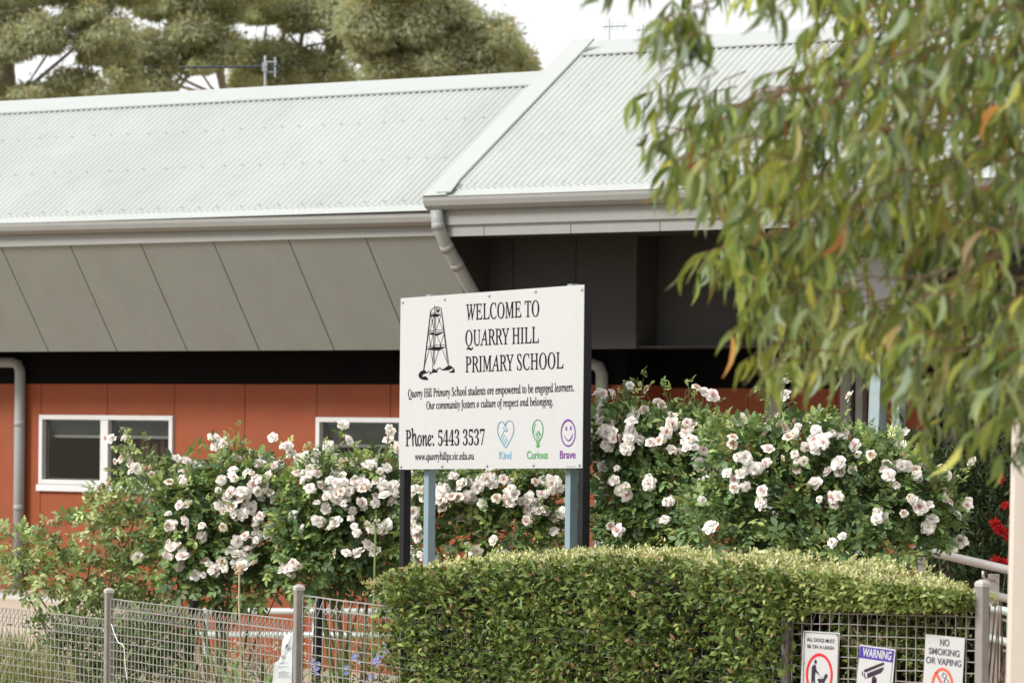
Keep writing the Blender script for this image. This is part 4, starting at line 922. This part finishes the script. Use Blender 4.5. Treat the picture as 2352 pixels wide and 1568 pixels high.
rose_bush('wide white rose bush between the hedge and the hanging leaves', 1900, 21.9,
    [(1700, 1040, 85, 60), (1850, 1030, 105, 55), (1970, 1070, 105, 60), (1780, 1150, 125, 110), (1950, 1180, 145, 105), (2080, 1140, 85, 70), (2140, 1190, 50, 70), (1900, 1260, 220, 55), (1660, 1210, 90, 90)],
    [(1700, 962, 1), (1790, 986, 5, 15, 't'), (1762, 978, 1), (1765, 1030, 1, 0, 'p'), (1885, 976, 2, 9), (1910, 985, 1), (1940, 996, 2, 9), (1880, 1016, 2, 9, 'p'), (1962, 1020, 1), (1745, 1067, 2, 7), (1830, 1066, 2, 8, 't'), (1900, 1083, 1), (1750, 1126, 1, 0, 'p'), (1870, 1108, 2, 7), (1880, 1146, 1), (1915, 1141, 2, 8),
     (1700, 1100, 2, 9), (2035, 1090, 2, 9), (2082, 1070, 3, 9), (2106, 1076, 2, 8), (2092, 1146, 2, 8), (2076, 1178, 1), (2026, 1186, 2, 8), (2132, 1158, 1), (2160, 1075, 1), (2172, 1092, 1), (2182, 1115, 2, 7), (2196, 1150, 3, 10), (2205, 1166, 2, 7), (2132, 1210, 1), (2207, 1240, 1), (2190, 1256, 1), (1680, 1020, 3, 14, 't'), (1720, 1050, 2, 10), (1820, 1035, 2, 12, 't'), (1990, 1050, 2, 12, 't'), (1930, 1060, 2, 12)], 2100, scale=.92)
# looser yellow green shoots at the left
rose_bush('airy yellow green rose shoots in front of the left downpipe', 200, 26.9,
    [(55, 1262, 80, 34), (165, 1225, 70, 30), (110, 1320, 120, 50), (240, 1185, 55, 40), (290, 1150, 80, 40), (300, 1230, 80, 70), (200, 1335, 120, 60), (330, 1320, 80, 70), (360, 1105, 60, 28), (250, 1410, 110, 60), (30, 1240, 60, 24)],
    [(385, 1150, 1), (340, 1140, 1, 0, 't'), (365, 1230, 1, 0, 't')], 950, cols=[[(.33, .39, .16), (.22, .29, .11), (.42, .45, .22), (.13, .19, .07)], [.32, .33, .18, .17]], light_top=.5, scale=.82, extra=0)
def simple_shrub(name, label, cat, px, d, lumps, n, L, cols, group=None, tm=T_ROSE, wr=.5, material='rose', stems=18, rmin=.3):
    b = P(px, 1400, d); root = empty(name, Vector((b.x, b.y, ground_z(b.x, b.y))), label, cat, group); lumps = [l[:4] + (d + (l[4] if len(l) > 4 else 0),) for l in lumps]
    p, o_ = lump_points(lumps, n, rmin); p[:, 2] = np.maximum(p[:, 2], root.location.z + .02); LL = L * RNG.uniform(.6, 1.3, n)
    leaves('foliage', tm, p, o_ * .6 + rnd(n) * .7 + np.array((0, 0, .25)), rnd(n) * .6 + np.array((0, -.2, 1)), LL, LL * wr, tints(n, *cols), LM[material], root)
    mb = MB(); r0 = root.location
    for i in range(stems):
        q = r0 + Vector((random.uniform(-.12, .12), random.uniform(-.1, .1), -.02)); e = Vector(lump_points(lumps, 1, .7)[0][0]); mb.tube([q, q.lerp(e, .5) + Vector((random.uniform(-.06, .06), 0, .05)), e], [.009, .006, .003], 5)
    mb.build('stems', M['bark'], root)
    return root
simple_shrub('dark_shrub', 'dark leafy shrub low behind the left fence panel', 'shrub', 300, 26.0, [(130, 1440, 70, 40), (250, 1480, 90, 70), (340, 1470, 90, 80), (400, 1450, 60, 60), (180, 1470, 60, 45), (330, 1560, 120, 60)], 3600, .045, [[(.09, .15, .05), (.13, .19, .06), (.2, .26, .09), (.06, .1, .04)], [.35, .3, .15, .2]])
pb_ = simple_shrub('blue_flower_shrub', 'straggly shrub with pale blue flowers at the hedge end', 'shrub', 860, 22.6, [(850, 1480, 60, 50), (890, 1540, 60, 60), (820, 1550, 50, 50), (760, 1580, 60, 40)], 900, .026, [[(.13, .19, .05), (.08, .13, .04), (.2, .22, .07)], [.5, .3, .2]])
fl = [(.42, .46, .75), (.5, .53, .8), (.36, .4, .7)]
for x, y, k in ((865, 1508, 18), (880, 1480, 8), (812, 1507, 6), (725, 1527, 10), (795, 1536, 4), (850, 1560, 6)):
    c = npv(P(x, y, 22.4)); p = c + RNG.normal(0, .018, (k, 3)) * np.array((.8, .8, 1.2)); pp = np.repeat(p, 5, 0); ang = np.tile(np.arange(5) * 2 * math.pi / 5, k)
    dv = np.stack([np.cos(ang), np.full(5 * k, -.3), np.sin(ang)], 1); leaves('blue_flower', T_HEDGE, pp, dv, np.tile((0, -1, .2), (5 * k, 1)), .014, .012, tints(5 * k, fl, [1, 1, 1], .06), LM['petal'], pb_)
def strap_plant(label, px, py, d, n, L, cols, spread=1.0):
    b = P(px, py, d); b.z = ground_z(b.x, b.y); root = empty('strap_leaf_plant', b, label, 'plant', 'strap leaved plants behind the fence'); a = RNG.uniform(0, 2 * math.pi, n); el = RNG.uniform(.35, 1.3, n)
    dv = np.stack([np.cos(a) * np.cos(el) * spread, np.sin(a) * np.cos(el), np.sin(el)], 1); nn = np.stack([-np.cos(a) * np.sin(el), -np.sin(a) * np.sin(el), np.cos(el)], 1)
    LL = L * RNG.uniform(.7, 1.15, n); leaves('foliage', T_STRAP, npv(b) + RNG.normal(0, .03, (n, 3)) * np.array((1, 1, 0)), dv, nn, LL, .032, tints(n, *cols), LM['rose'], root)
GS = [[(.10, .17, .045), (.14, .21, .06), (.07, .12, .035), (.22, .24, .08)], [.4, .3, .2, .1]]
strap_plant('clump of green strap leaves left of the plastic bag', 590, 1600, 24.4, 110, .85, GS); strap_plant('smaller clump of strap leaves right of the middle fence post', 775, 1600, 22.9, 80, .75, GS)
strap_plant('loose strap leaf clump beside the left black stake', 505, 1600, 25.6, 80, .8, GS)
simple_shrub('dry_plant', 'dry pinkish brown plant at the foot of the fence', 'plant', 500, 24.9, [(500, 1560, 70, 40), (450, 1590, 70, 50)], 900, .02, [[(.28, .17, .12), (.22, .15, .09), (.30, .22, .14)], [1, 1, 1]], tm=T_DIA, wr=.4)
simple_shrub('flowering_plant', 'low plant with tiny pale flowers below the garden rail', 'plant', 600, 29.5, [(600, 1500, 120, 26), (530, 1510, 60, 30)], 700, .026, [[(.5, .45, .36), (.2, .2, .08), (.13, .17, .06), (.6, .55, .5)], [1, 1, 1.3, .7]], tm=T_HEDGE, wr=.6)
gpt = []
for i in range(3200):
    x = random.uniform(-4.4, -2.75); y = random.uniform(26.2, 28.6)
    gpt.append((x, y, ground_z(x, y)))
gpt = np.array(gpt); ng = len(gpt)
tag(leaves('grass', T_STRAP, gpt, rnd(ng) * .45 + np.array((0, 0, 1)), rnd(ng) + np.array((0, -.3, .1)), RNG.uniform(.10, .30, ng), .010, tints(ng, [(.22, .24, .07), (.34, .29, .14), (.14, .19, .06)], [.4, .3, .3]), LM['rose']), 'thin green and straw coloured grass behind the left fence panel', 'grass', kind='stuff')
# agapanthus seed head in front of the rose left of the sign
b = P(860, 1500, 23.9); b.z = ground_z(b.x, b.y); ag = empty('agapanthus_flower', b, 'tall green stem with a pale burst of buds beside the sign', 'flower')
hd = P(863, 1208, 23.9); mb = MB(); mb.tube([b, b.lerp(hd, .6) + Vector((-.01, 0, 0)), hd], [.009, .007, .006], 6)
st_ = mb.build('stem', mat('green_stem', (.16, .24, .07), .5), ag); mb = MB(); tips = []
for i in range(46):
    u = rnd(1)[0]; u[2] = u[2] * .7 + .15; e = hd + Vector(u) * random.uniform(.04, .07); mb.tube([hd, e], .0012, 4); tips.append(npv(e))
mb.build('flower_stalks', M['cane'], ag); tips = np.repeat(np.array(tips), 3, 0); leaves('buds', T_HEDGE, tips, rnd(len(tips)), rnd(len(tips)), .016, .008, tints(len(tips), [(.62, .64, .42), (.5, .56, .3), (.7, .66, .6)], [1, 1, 1]), LM['petal'], ag)

# dark shrub with red bottlebrush flowers at the right
rs_ = simple_shrub('bottlebrush_shrub', 'dark needle leaved shrub with red flowers behind the steel rail', 'shrub', 2240, 26.8, [(2150, 1120, 90, 90), (2260, 1080, 90, 100), (2220, 1230, 120, 100), (2300, 1200, 90, 120), (2120, 1250, 60, 80), (2280, 1360, 100, 90), (2080, 1050, 60, 60), (2250, 1480, 110, 90)], 9000, .075, [[(.03, .055, .022), (.04, .07, .025), (.07, .10, .035), (.10, .09, .05)], [.4, .3, .2, .1]], tm=T_DIA, wr=.22, rmin=.1)
for x, y, r in ((2140, 1232, 12), (2115, 1060, 10), (2288, 1205, 15), (2302, 1218, 14), (2318, 1230, 13), (2310, 1160, 10), (2290, 1292, 15), (2312, 1298, 14), (2300, 1100, 9), (2330, 1190, 12), (2345, 1275, 12)):
    d = 26.0; c = npv(P(x, y, d)); k = 130; ax = nz(np.array([[random.gauss(0, .6), -.4, random.gauss(.3, .4)]]))[0]; rr = r * d / F
    p = c + ax * RNG.uniform(-1, 1, (k, 1)) * rr * .8; leaves('red_flower', T_DIA, p, rnd(k) + ax * .4, rnd(k), rr * 1.1, .006, tints(k, [(.48, .012, .02), (.58, .03, .03), (.36, .008, .015)], [1, 1, 1], .1), LM['petal'], rs_)

# ------------------------------------------------------------------ hedge
HB = -n23                               # towards the back of the hedge
hs0 = (hit(852, 1340, f2, n23) - f2).dot(d23); hs1 = (hit(2236, 1340, f2, n23) - f2).dot(d23)
tpx = [(852, 1336), (900, 1324), (1000, 1308), (1200, 1290), (1400, 1279), (1600, 1287), (1750, 1300), (1900, 1322), (2080, 1349), (2236, 1366)]
ts = [(hit(x, y, f2, n23) - f2).dot(d23) for x, y in tpx]; tz = [hit(x, y, f2, n23).z for x, y in tpx]
HD = .72
bpx = [(880, 1327), (1000, 1303), (1200, 1284), (1400, 1270), (1600, 1270), (1750, 1276), (1900, 1287), (2045, 1298), (2153, 1315), (2236, 1338)]
bs = [(hit(x, y, f2 + HB * HD, n23) - f2).dot(d23) for x, y in bpx]; bz = [hit(x, y, f2 + HB * HD, n23).z for x, y in bpx]
def htop(s, w=0.0):
    k = np.clip(np.asarray(w) / HD, 0, 1); k = np.sin(k * math.pi / 2); return np.interp(s, ts, tz) * (1 - k) + np.interp(s, bs, bz) * k
def hend(w): return hs1 - 1.24 * np.maximum(w, 0)
sF = (hit(1800, 1340, f2, n23) - f2).dot(d23)
hb_ = f2 + d23 * (hs0 + hs1) / 2 + HB * .35; hedge = empty('clipped_hedge', Vector((hb_.x, hb_.y, ground_z(hb_.x, hb_.y))), 'clipped green hedge with pale new growth on top, under the sign', 'hedge')
def hpos(s, w, z): return npv(f2)[None, :] * np.array((1, 1, 0)) + np.outer(s, npv(d23)) + np.outer(w, npv(HB)) + np.outer(z, (0, 0, 1.0))
def lumpy(s, z): return .03 * np.sin(s * 7.1 + z * 4) + .025 * np.sin(s * 3.3 - z * 6.5) + .02 * np.sin(s * 15 + z * 11)
def hedge_leaves(name, s, w, z, out, L, cols, tm=T_HEDGE, wr=.5, jit=.8):
    n = len(s); return leaves(name, tm, hpos(s, w, z), out + rnd(n) * jit, rnd(n) * .8 + out * .6 + np.array((0, -.1, .5)), L * RNG.uniform(.6, 1.3, n), L * wr * RNG.uniform(.7, 1.2, n), cols, LM['hedge'], hedge)
HC = [[(.095, .145, .036), (.14, .19, .045), (.058, .09, .028), (.235, .28, .08), (.22, .145, .07)], [.33, .28, .18, .15, .06]]
n = 24000; s = RNG.uniform(hs0 - .04, sF + .06, n) + RNG.exponential(.05, n); zt_ = htop(s); zb = -.35; z = zb + (zt_ - zb) * RNG.uniform(0, 1, n) ** .85
endr = np.clip((hs0 + .22 - s) / .26, 0, 1); front = -.12 + .09 * np.clip((hs0 + .75 - s) / .5, 0, 1) + lumpy(s, z) + RNG.exponential(.03, n) * RNG.choice([-.8, 1], n, p=[.22, .78]) + .16 * endr ** 2
gap = (np.sin(s * 23 + 3 * np.sin(z * 17)) * np.sin(z * 29 + 2 * np.sin(s * 19)) + .5 * np.sin(s * 47 - z * 53)); hk = (gap + RNG.normal(0, .3, n)) > -.38; front = np.where(hk, front, front + .10)
# the hedge bulges at its left end only near the top
keep = ~((s < hs0 + .28) & (z < zt_ - .12) & (RNG.uniform(0, 1, n) < .75 * np.clip((hs0 + .30 - s) / .3, 0, 1) + .1)); s, z, front = s[keep], z[keep], front[keep]
out = np.tile(npv(n23), (len(s), 1)) * .9 + np.array((0, 0, .35))
def clear_of_notices(s, w, z):
    return ~((s > nsa) & (s < nsb) & (z < nz0) & (w < .03))
nsa = (hit(1840, 1450, f2, n23) - f2).dot(d23); nsb = (hit(2228, 1450, f2, n23) - f2).dot(d23); nz0 = hit(1900, 1432, f2, n23).z
ck = clear_of_notices(s, front, z); s, z, front, out = s[ck], z[ck], front[ck], out[ck]
hedge_leaves('foliage', s, front, z, out, .043, tints(len(s), *HC), jit=1.0)
# overhanging band above the wire at the right, thinning downwards
n = 6500; s = RNG.uniform(sF, hs1 + .02, n); zt_ = htop(s); fr = (s - sF) / (hs1 - sF); dep = np.minimum(RNG.gamma(1.6, 1, n) * (.05 - .03 * fr), .17 - .11 * fr + .35 * np.exp(-fr * 18)) + RNG.exponential(.12, n) * np.exp(-fr * 14) * RNG.uniform(0, 1, n); z = zt_ - dep; w = -.05 + lumpy(s, z) + RNG.exponential(.05, n) * RNG.choice([-.4, 1], n)
ck = clear_of_notices(s, w, z); s, z, w = s[ck], z[ck], w[ck]; n = len(s)
hedge_leaves('overhang_foliage', s, w, z, np.tile(npv(n23), (n, 1)) * .8 + np.array((0, 0, .2)), .036, tints(n, [(.15, .195, .05), (.22, .27, .08), (.11, .15, .042), (.33, .35, .12)], [.35, .3, .2, .15]))
# sparse leaves deep behind the open wire
n = 16000; s = RNG.uniform(sF, hs1, n); zt_ = htop(s); z = -.3 + (zt_ - .05 + .3) * RNG.uniform(0, 1, n); w = .015 + RNG.exponential(.085, n); ok = s < hend(w); s, z, w, zt_ = s[ok], z[ok], w[ok], zt_[ok]; n = len(s)
cl_ = np.sin(s * 11 + 1) * np.sin(z * 14 + s * 5) + RNG.normal(0, .4, n) > -.22; s, z, w = s[cl_], z[cl_], w[cl_]
hedge_leaves('inner_foliage', s, w, z, np.tile(npv(n23), (len(s), 1)) * .6 + np.array((0, 0, .3)), .036, tints(len(s), *HC))
# top sheet with pale new growth
n = 17000; s = RNG.uniform(hs0 - .03, hs1 + .02, n); w = RNG.uniform(-.07, HD, n); ok = s < hend(w); s, w = s[ok], w[ok]; n = len(s); z = htop(s, w) - RNG.exponential(.03, n) + .02 * np.sin(s * 9 + w * 8) + .012 * np.sin(s * 21 - w * 13)
fr = np.clip((s - hs0) / (hs1 - hs0), 0, 1)[:, None]
hedge_leaves('top_growth', s, w, z, np.tile((0, 0, .8), (n, 1)), .026, tints(n, [(.46, .455, .21), (.37, .39, .16), (.55, .51, .29), (.22, .27, .09), (.46, .35, .22)], [.3, .28, .16, .2, .06]), wr=.5, jit=.95)
n = 560; s0_ = RNG.uniform(hs0, hs1, n); w0_ = RNG.uniform(-.05, HD, n); ok = s0_ < hend(w0_); s0_, w0_ = s0_[ok], w0_[ok]; n = len(s0_); hh = np.where(RNG.uniform(0, 1, n) < .035, RNG.uniform(.05, .10, n), RNG.uniform(.005, .042, n)); z0_ = htop(s0_, w0_); k = 6
s = np.repeat(s0_, k) + RNG.normal(0, .006, n * k); w = np.repeat(w0_, k) + RNG.normal(0, .006, n * k); z = np.repeat(z0_, k) + np.tile(np.linspace(.1, 1, k), n) * np.repeat(hh, k)
hedge_leaves('young_shoots', s, w, z, np.tile((0, 0, .8), (n * k, 1)), .024, tints(n * k, [(.50, .49, .23), (.40, .43, .17), (.56, .53, .31)], [1, 1, .7]), wr=.5, jit=.8)
# back face; added solid core coloured near black for shade between leaves
n = 5000; s = RNG.uniform(hs0, hs1, n); ok = s < hend(HD); s = s[ok]; n = len(s); z = -.35 + (htop(s, HD) + .35) * RNG.uniform(0, 1, n); hedge_leaves('rear_foliage', s, HD + RNG.normal(0, .03, n), z, np.tile(-npv(n23), (n, 1)) + np.array((0, 0, .3)), .034, tints(n, *HC))
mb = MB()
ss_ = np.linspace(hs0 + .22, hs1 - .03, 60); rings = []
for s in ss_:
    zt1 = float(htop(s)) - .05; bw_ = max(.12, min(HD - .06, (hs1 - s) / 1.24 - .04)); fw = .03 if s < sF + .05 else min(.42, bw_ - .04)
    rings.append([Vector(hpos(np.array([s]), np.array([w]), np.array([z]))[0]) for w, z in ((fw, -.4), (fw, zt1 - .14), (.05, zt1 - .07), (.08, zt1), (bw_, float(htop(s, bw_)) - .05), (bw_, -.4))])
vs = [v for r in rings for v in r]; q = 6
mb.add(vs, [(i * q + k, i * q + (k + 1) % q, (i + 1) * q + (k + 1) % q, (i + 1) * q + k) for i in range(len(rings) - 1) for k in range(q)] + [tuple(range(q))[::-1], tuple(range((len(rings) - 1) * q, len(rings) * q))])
mb.build('shade_core', M['core'], hedge)
mb = MB()
hp_ = lambda x, y, w: hit(x, y, f2 + HB * w, n23)
for pts, r in (([(1840, 1466), (1862, 1464), (1885, 1459), (1920, 1462)], .012), ([(1925, 1460), (1975, 1478), (2010, 1484), (2060, 1491), (2090, 1497)], .013), ([(2005, 1484), (2025, 1455), (2045, 1435)], .009), ([(1960, 1440), (1990, 1480), (2040, 1520)], .008)):
    mb.tube([hp_(x, y, .05) for x, y in smooth(pts, 3)], r, 7)
for i in range(60):
    s = random.uniform(sF, hs1); z0 = -.3; z1 = float(htop(s)) - .05; p = Vector(hpos(np.array([s]), np.array([random.uniform(.1, .5)]), np.array([z0]))[0]); e = Vector(hpos(np.array([s + random.uniform(-.4, .4)]), np.array([random.uniform(0, .4)]), np.array([z1]))[0])
    mb.tube([p, p.lerp(e, .5) + Vector((random.uniform(-.05, .05), 0, 0)), e], [.009, .006, .003], 5)
mb.build('branches', M['bark'], hedge)

# ------------------------------------------------------------------ eucalypts behind the roof
EC = [[(.42, .44, .32), (.36, .39, .275), (.27, .30, .21), (.48, .47, .36)], [.34, .32, .22, .12]]
def gum_crown(label, px, d, clumps, limbs, seed):
    b = P(px, 400, d); root = empty('eucalyptus_tree', Vector((b.x, b.y, -.44)), label, 'tree', 'eucalyptus trees behind the roof')
    PP = []; DD = []; NN = []; CC = []
    xs_ = [c[0] for c in clumps]; clumps = [(a, b_, rx * .92, ry * 1.22) for a, b_, rx, ry in clumps]
    fill = [(random.uniform(min(xs_), max(xs_) - 20), random.uniform(-30, 200), random.uniform(26, 48), random.uniform(22, 38)) for _ in range(9)] + [(a, 232 - a * .052 - random.uniform(4, 16), random.uniform(34, 60), random.uniform(18, 28)) for a in np.linspace(min(xs_), max(xs_), 6) if a < 390 or 560 < a < 1190]
    fill = [f for f in fill if (f[0] < 1100 or f[1] > 70) and not any((f[0] - a) ** 2 / b ** 2 + (f[1] - c) ** 2 / e ** 2 < 1 for a, c, b, e in ((650, 85, 120, 60), (180, 148, 80, 55), (465, 185, 90, 42), (110, 40, 70, 50), (820, 150, 40, 40)))]
    for ci, (x, y, rx, ry) in enumerate(clumps + fill):
        for sub in range(5 if ci < len(clumps) else 2):
            xx = x + random.uniform(-.6, .6) * rx * (sub > 0); yy = y + random.uniform(-.55, .55) * ry * (sub > 0); dd = d + random.uniform(-1.2, 1.2); f = 1 if sub == 0 else random.uniform(.38, .62)
            n = int(2.0 * rx * ry * (.32 if sub == 0 else .2) * f) + 60; c = npv(P(xx, yy, dd)); u = rnd(n); u[:, 2] = np.where(u[:, 2] < -.25, u[:, 2] * .5, u[:, 2]); r = RNG.uniform(.2, 1.05, n) ** .5 * (1 + (RNG.uniform(0, 1, n) < .35) * RNG.exponential(.14, n))
            R = np.array((rx * dd / F * f, rx * dd / F * .85 * f, ry * 1.15 * dd / F * f)); PP.append(c + u * R * r[:, None]); o_ = nz(u)
            DD.append(o_ * .55 + rnd(n) * .55 + np.array((0, 0, -.45))); NN.append(o_ + rnd(n) * .5)
            cc = tints(n, *EC, .09); hi = (u[:, 2] > .5) & (RNG.uniform(0, 1, n) < .22); cc[hi] = tints(int(hi.sum()), [(.46, .34, .20), (.42, .37, .22), (.50, .34, .20)], [1, 1, .7]); CC.append(cc)
    PP = np.concatenate(PP); n = len(PP); LL = RNG.uniform(.075, .14, n)
    leaves('crown', T_DIA, PP, np.concatenate(DD), np.concatenate(NN), LL, LL * .30, np.concatenate(CC), LM['far'], root)
    mb = MB(); r0 = root.location
    for pts, r in limbs:
        w = [P(x, y, d + .3) for x, y in smooth(pts, 3)]; mb.tube(w, [r * (1 - .6 * i / (len(w) - 1)) for i in range(len(w))], 7)
    low = limbs[0][0][0]; p1 = P(low[0], low[1], d + .3); mb.tube([r0, r0.lerp(p1, .5) + Vector((.2, 0, 0)), p1], [.42, .36, limbs[0][1]], 9)
    for (x, y, rx, ry) in clumps:
        c = P(x, y, d); src = P(*random.choice(random.choice(limbs)[0]), d + .3)
        mb.tube([src, src.lerp(c, .5) - ZU * .1, c], [.045, .03, .014], 5)
        for q in range(5): e = c + Vector((random.uniform(-1, 1) * rx * d / F * .7, random.uniform(-.4, .4), random.uniform(-.2, .6) * ry * d / F)); mb.tube([c - ZU * ry * d / F * .8, e], [.022, .008], 4)
    mb.build('trunk', M['gumbark'], root)
gum_crown('eucalyptus at the far left with a pale leaning trunk', 40, 78, [(30, 110, 60, 40), (95, 85, 60, 40), (235, 84, 85, 46), (170, 194, 70, 30), (50, 214, 70, 16), (235, 125, 60, 30), (190, 40, 60, 40), (30, 30, 70, 40), (120, -30, 120, 40), (300, -20, 90, 40), (-60, 60, 70, 70), (-60, 180, 60, 40), (280, 165, 40, 20)],
          [([(12, 240), (10, 130), (22, 40), (40, -60)], .2), ([(60, 120), (130, 60), (175, 0), (230, -60)], .12), ([(120, 70), (190, 20), (240, -10)], .09), ([(30, 230), (28, 150)], .1)], 1)
gum_crown('eucalyptus with domed grey green clumps above the long ridge', 430, 82, [(324, 115, 60, 40), (457, 80, 88, 56), (510, 122, 60, 40), (480, 30, 85, 34), (338, 190, 78, 30), (360, 20, 65, 34), (400, 130, 60, 34), (420, -30, 110, 40), (570, -20, 90, 36), (290, 140, 40, 26), (450, 150, 55, 24)],
          [([(380, 240), (375, 150), (400, 60), (420, -60)], .16), ([(520, 230), (500, 150), (480, 60)], .1)], 2)
gum_crown('eucalyptus with brown limbs standing behind the dark boom antenna', 690, 84, [(630, 146, 92, 46), (612, 22, 80, 36), (700, 40, 60, 40), (790, 40, 75, 50), (670, 175, 70, 26), (715, 150, 50, 34), (740, 20, 70, 40), (700, -30, 120, 40), (560, 178, 40, 18), (780, 90, 40, 34), (775, 165, 45, 28)],
          [([(715, 240), (760, 150), (800, 80), (860, 10)], .17), ([(700, 240), (745, 150), (790, 60)], .14), ([(640, 150), (650, 90), (655, 40)], .07), ([(690, 110), (695, 60)], .06), ([(605, 110), (612, 60)], .05)], 3)
gum_crown('eucalyptus with the rounded outer crown against the open sky', 980, 80, [(845, 60, 85, 56), (915, 72, 80, 50), (1026, 97, 60, 44), (915, 146, 62, 38), (1004, 137, 72, 42), (1149, 97, 62, 46), (1148, 144, 78, 36), (1215, 146, 24, 30), (1033, 32, 60, 36), (1070, 45, 48, 30), (968, 10, 80, 34), (850, 120, 60, 40), (880, 170, 60, 24), (1080, 165, 60, 22), (960, 60, 60, 44), (900, -30, 110, 40), (1000, -30, 70, 30), (1100, 85, 40, 30)],
          [([(840, 240), (870, 170), (900, 100), (950, 30)], .18), ([(1000, 220), (1030, 150), (1060, 80)], .1)], 4)

# ------------------------------------------------------------------ hanging gum branch in front
gt = empty('gum_tree', Vector((P(2900, 1000, 10.5).x, 10.5, -.44)), 'near gum tree whose long hanging leaves cover the right side', 'tree')
def inside(x, y, poly):
    c = False; j = len(poly) - 1
    for i in range(len(poly)):
        xi, yi = poly[i]; xj, yj = poly[j]
        if (yi > y) != (yj > y) and x < (xj - xi) * (y - yi) / (yj - yi) + xi: c = not c
        j = i
    return c
POLY = [(1840, -120), (1840, 150), (1720, 235), (1590, 205), (1560, 250), (1545, 330), (1540, 400), (1580, 450), (1660, 500), (1690, 560), (1660, 620), (1700, 660), (1720, 730), (1770, 790), (1870, 820), (1960, 840), (2040, 900), (2150, 950), (2250, 980), (2480, 1000), (2480, -120)]
tw = []
y = -110
while y < 1000:
    x = 1500
    while x < 2480:
        xx, yy = x + random.uniform(-30, 30), y + random.uniform(-26, 26)
        if inside(xx, yy, POLY) and random.random() < .93: tw.append((xx, yy, random.choice((8, 10, 13)), 1))
        x += 37
    y += 31
HOLES = [(1985, 690, 62), (2170, 660, 50), (2290, 640, 40), (1790, 120, 60), (1700, 300, 0), (1960, 230, 40), (2180, 330, 40), (1880, 330, 35), (2060, 520, 30), (2290, 640, 45), (2140, 650, 42), (1990, 640, 50)]
tw = [t for t in tw if not any((t[0] - a) ** 2 + (t[1] + 40 - b) ** 2 < r * r for a, b, r in HOLES)]
for t in ((1500, 70, 12), (1540, 60, 14), (1490, 110, 8), (1555, 110, 12), (1520, 35, 8), (1345, -30, 5), (1380, -45, 6), (1440, -40, 7), (1465, -30, 5), (1455, 225, 6), (1480, 235, 8), (1500, 250, 7), (1465, 320, 6), (1500, 340, 8), (1640, -20, 6), (1700, -10, 9), (1760, 5, 10), (1790, 20, 8), (1600, 620, 10), (1570, 612, 9), (1630, 615, 10), (1680, 770, 10), (1710, 830, 12), (1740, 860, 12), (1790, 850, 9), (1880, 860, 6), (1900, 880, 5), (2120, 990, 9), (2210, 1010, 9), (2300, 1040, 10), (1610, 340, 10), (1660, 250, 5), (1515, 430, 7), (1545, 420, 9), (1640, 440, 10)): tw.append((t[0], t[1], int(t[2] * 1.5), 0))
PP = []; DD = []; NN = []; LL = []; CC = []; mbt = MB()
GC = [[(.17, .22, .05), (.09, .14, .04), (.28, .31, .06), (.40, .37, .08), (.28, .34, .23), (.27, .18, .07), (.44, .15, .04), (.04, .058, .02)], [.27, .24, .13, .05, .15, .03, .006, .12]]
for (x, y, k, body) in tw:
    d = random.uniform(9.8, 12.6); tip = P(x, y, d); org = P(x + random.uniform(60, 150), y - random.uniform(20, 90), d + random.uniform(-.1, .2)); mid = tip.lerp(org, .5) + ZU * .025
    mbt.tube([org, mid, tip], [.0026, .002, .0012], 5); hue = tints(1, *GC)[0]
    for i in range(k):
        f = random.random() ** 1.4 * .9; b = tip.lerp(org, f) + ZU * .02 * math.sin(f * 3); PP.append(npv(b))
        dv = Vector((random.gauss(-.12, .30), random.gauss(0, .35), -1 + abs(random.gauss(0, .25)))); DD.append(npv(dv)); a = random.uniform(0, 6.28)
        NN.append(np.array((math.cos(a), math.sin(a), .2))); LL.append(random.uniform(.07, .125)); CC.append(hue * .3 + tints(1, *GC)[0] * .7)
PP, DD, NN, LL, CC = map(np.array, (PP, DD, NN, LL, CC))
leaves('hanging_leaves', T_GUM, PP, DD, NN, LL, LL * RNG.uniform(.13, .21, len(LL)), CC, LM['gum'], gt)
mb = mbt; mb.mi = 1; base = gt.location
mb.tube([base, base + Vector((.1, 0, 1.6)), P(2820, 300, 10.5), P(2700, -200, 10.5), P(2600, -700, 10.6)], [.17, .15, .12, .10, .06], 12)
for pts in ([(2760, 60), (2600, 20), (2400, 10), (2200, 60), (2000, 160), (1850, 230)], [(2810, 250), (2600, 240), (2420, 260), (2250, 340), (2100, 430)], [(2740, -60), (2500, -120), (2200, -140), (1900, -90), (1700, -70), (1450, -75)], [(2830, 500), (2650, 470), (2450, 520), (2250, 600), (2050, 640), (1800, 600)], [(2840, 700), (2600, 690), (2400, 760), (2200, 800), (2000, 790)], [(1950, 190), (1800, 210), (1650, 280), (1560, 330)], [(1900, -90), (1700, -20), (1580, 20)]):
    p = [P(x, y_, 10.4) for x, y_ in smooth(pts, 3)]; mb.tube(p, [.010 * (1 - .85 * i / (len(p) - 1)) for i in range(len(p))], 7)
mb.build('trunk', [mat('red_twig', (.15, .075, .04), .7), M['bark']], gt)
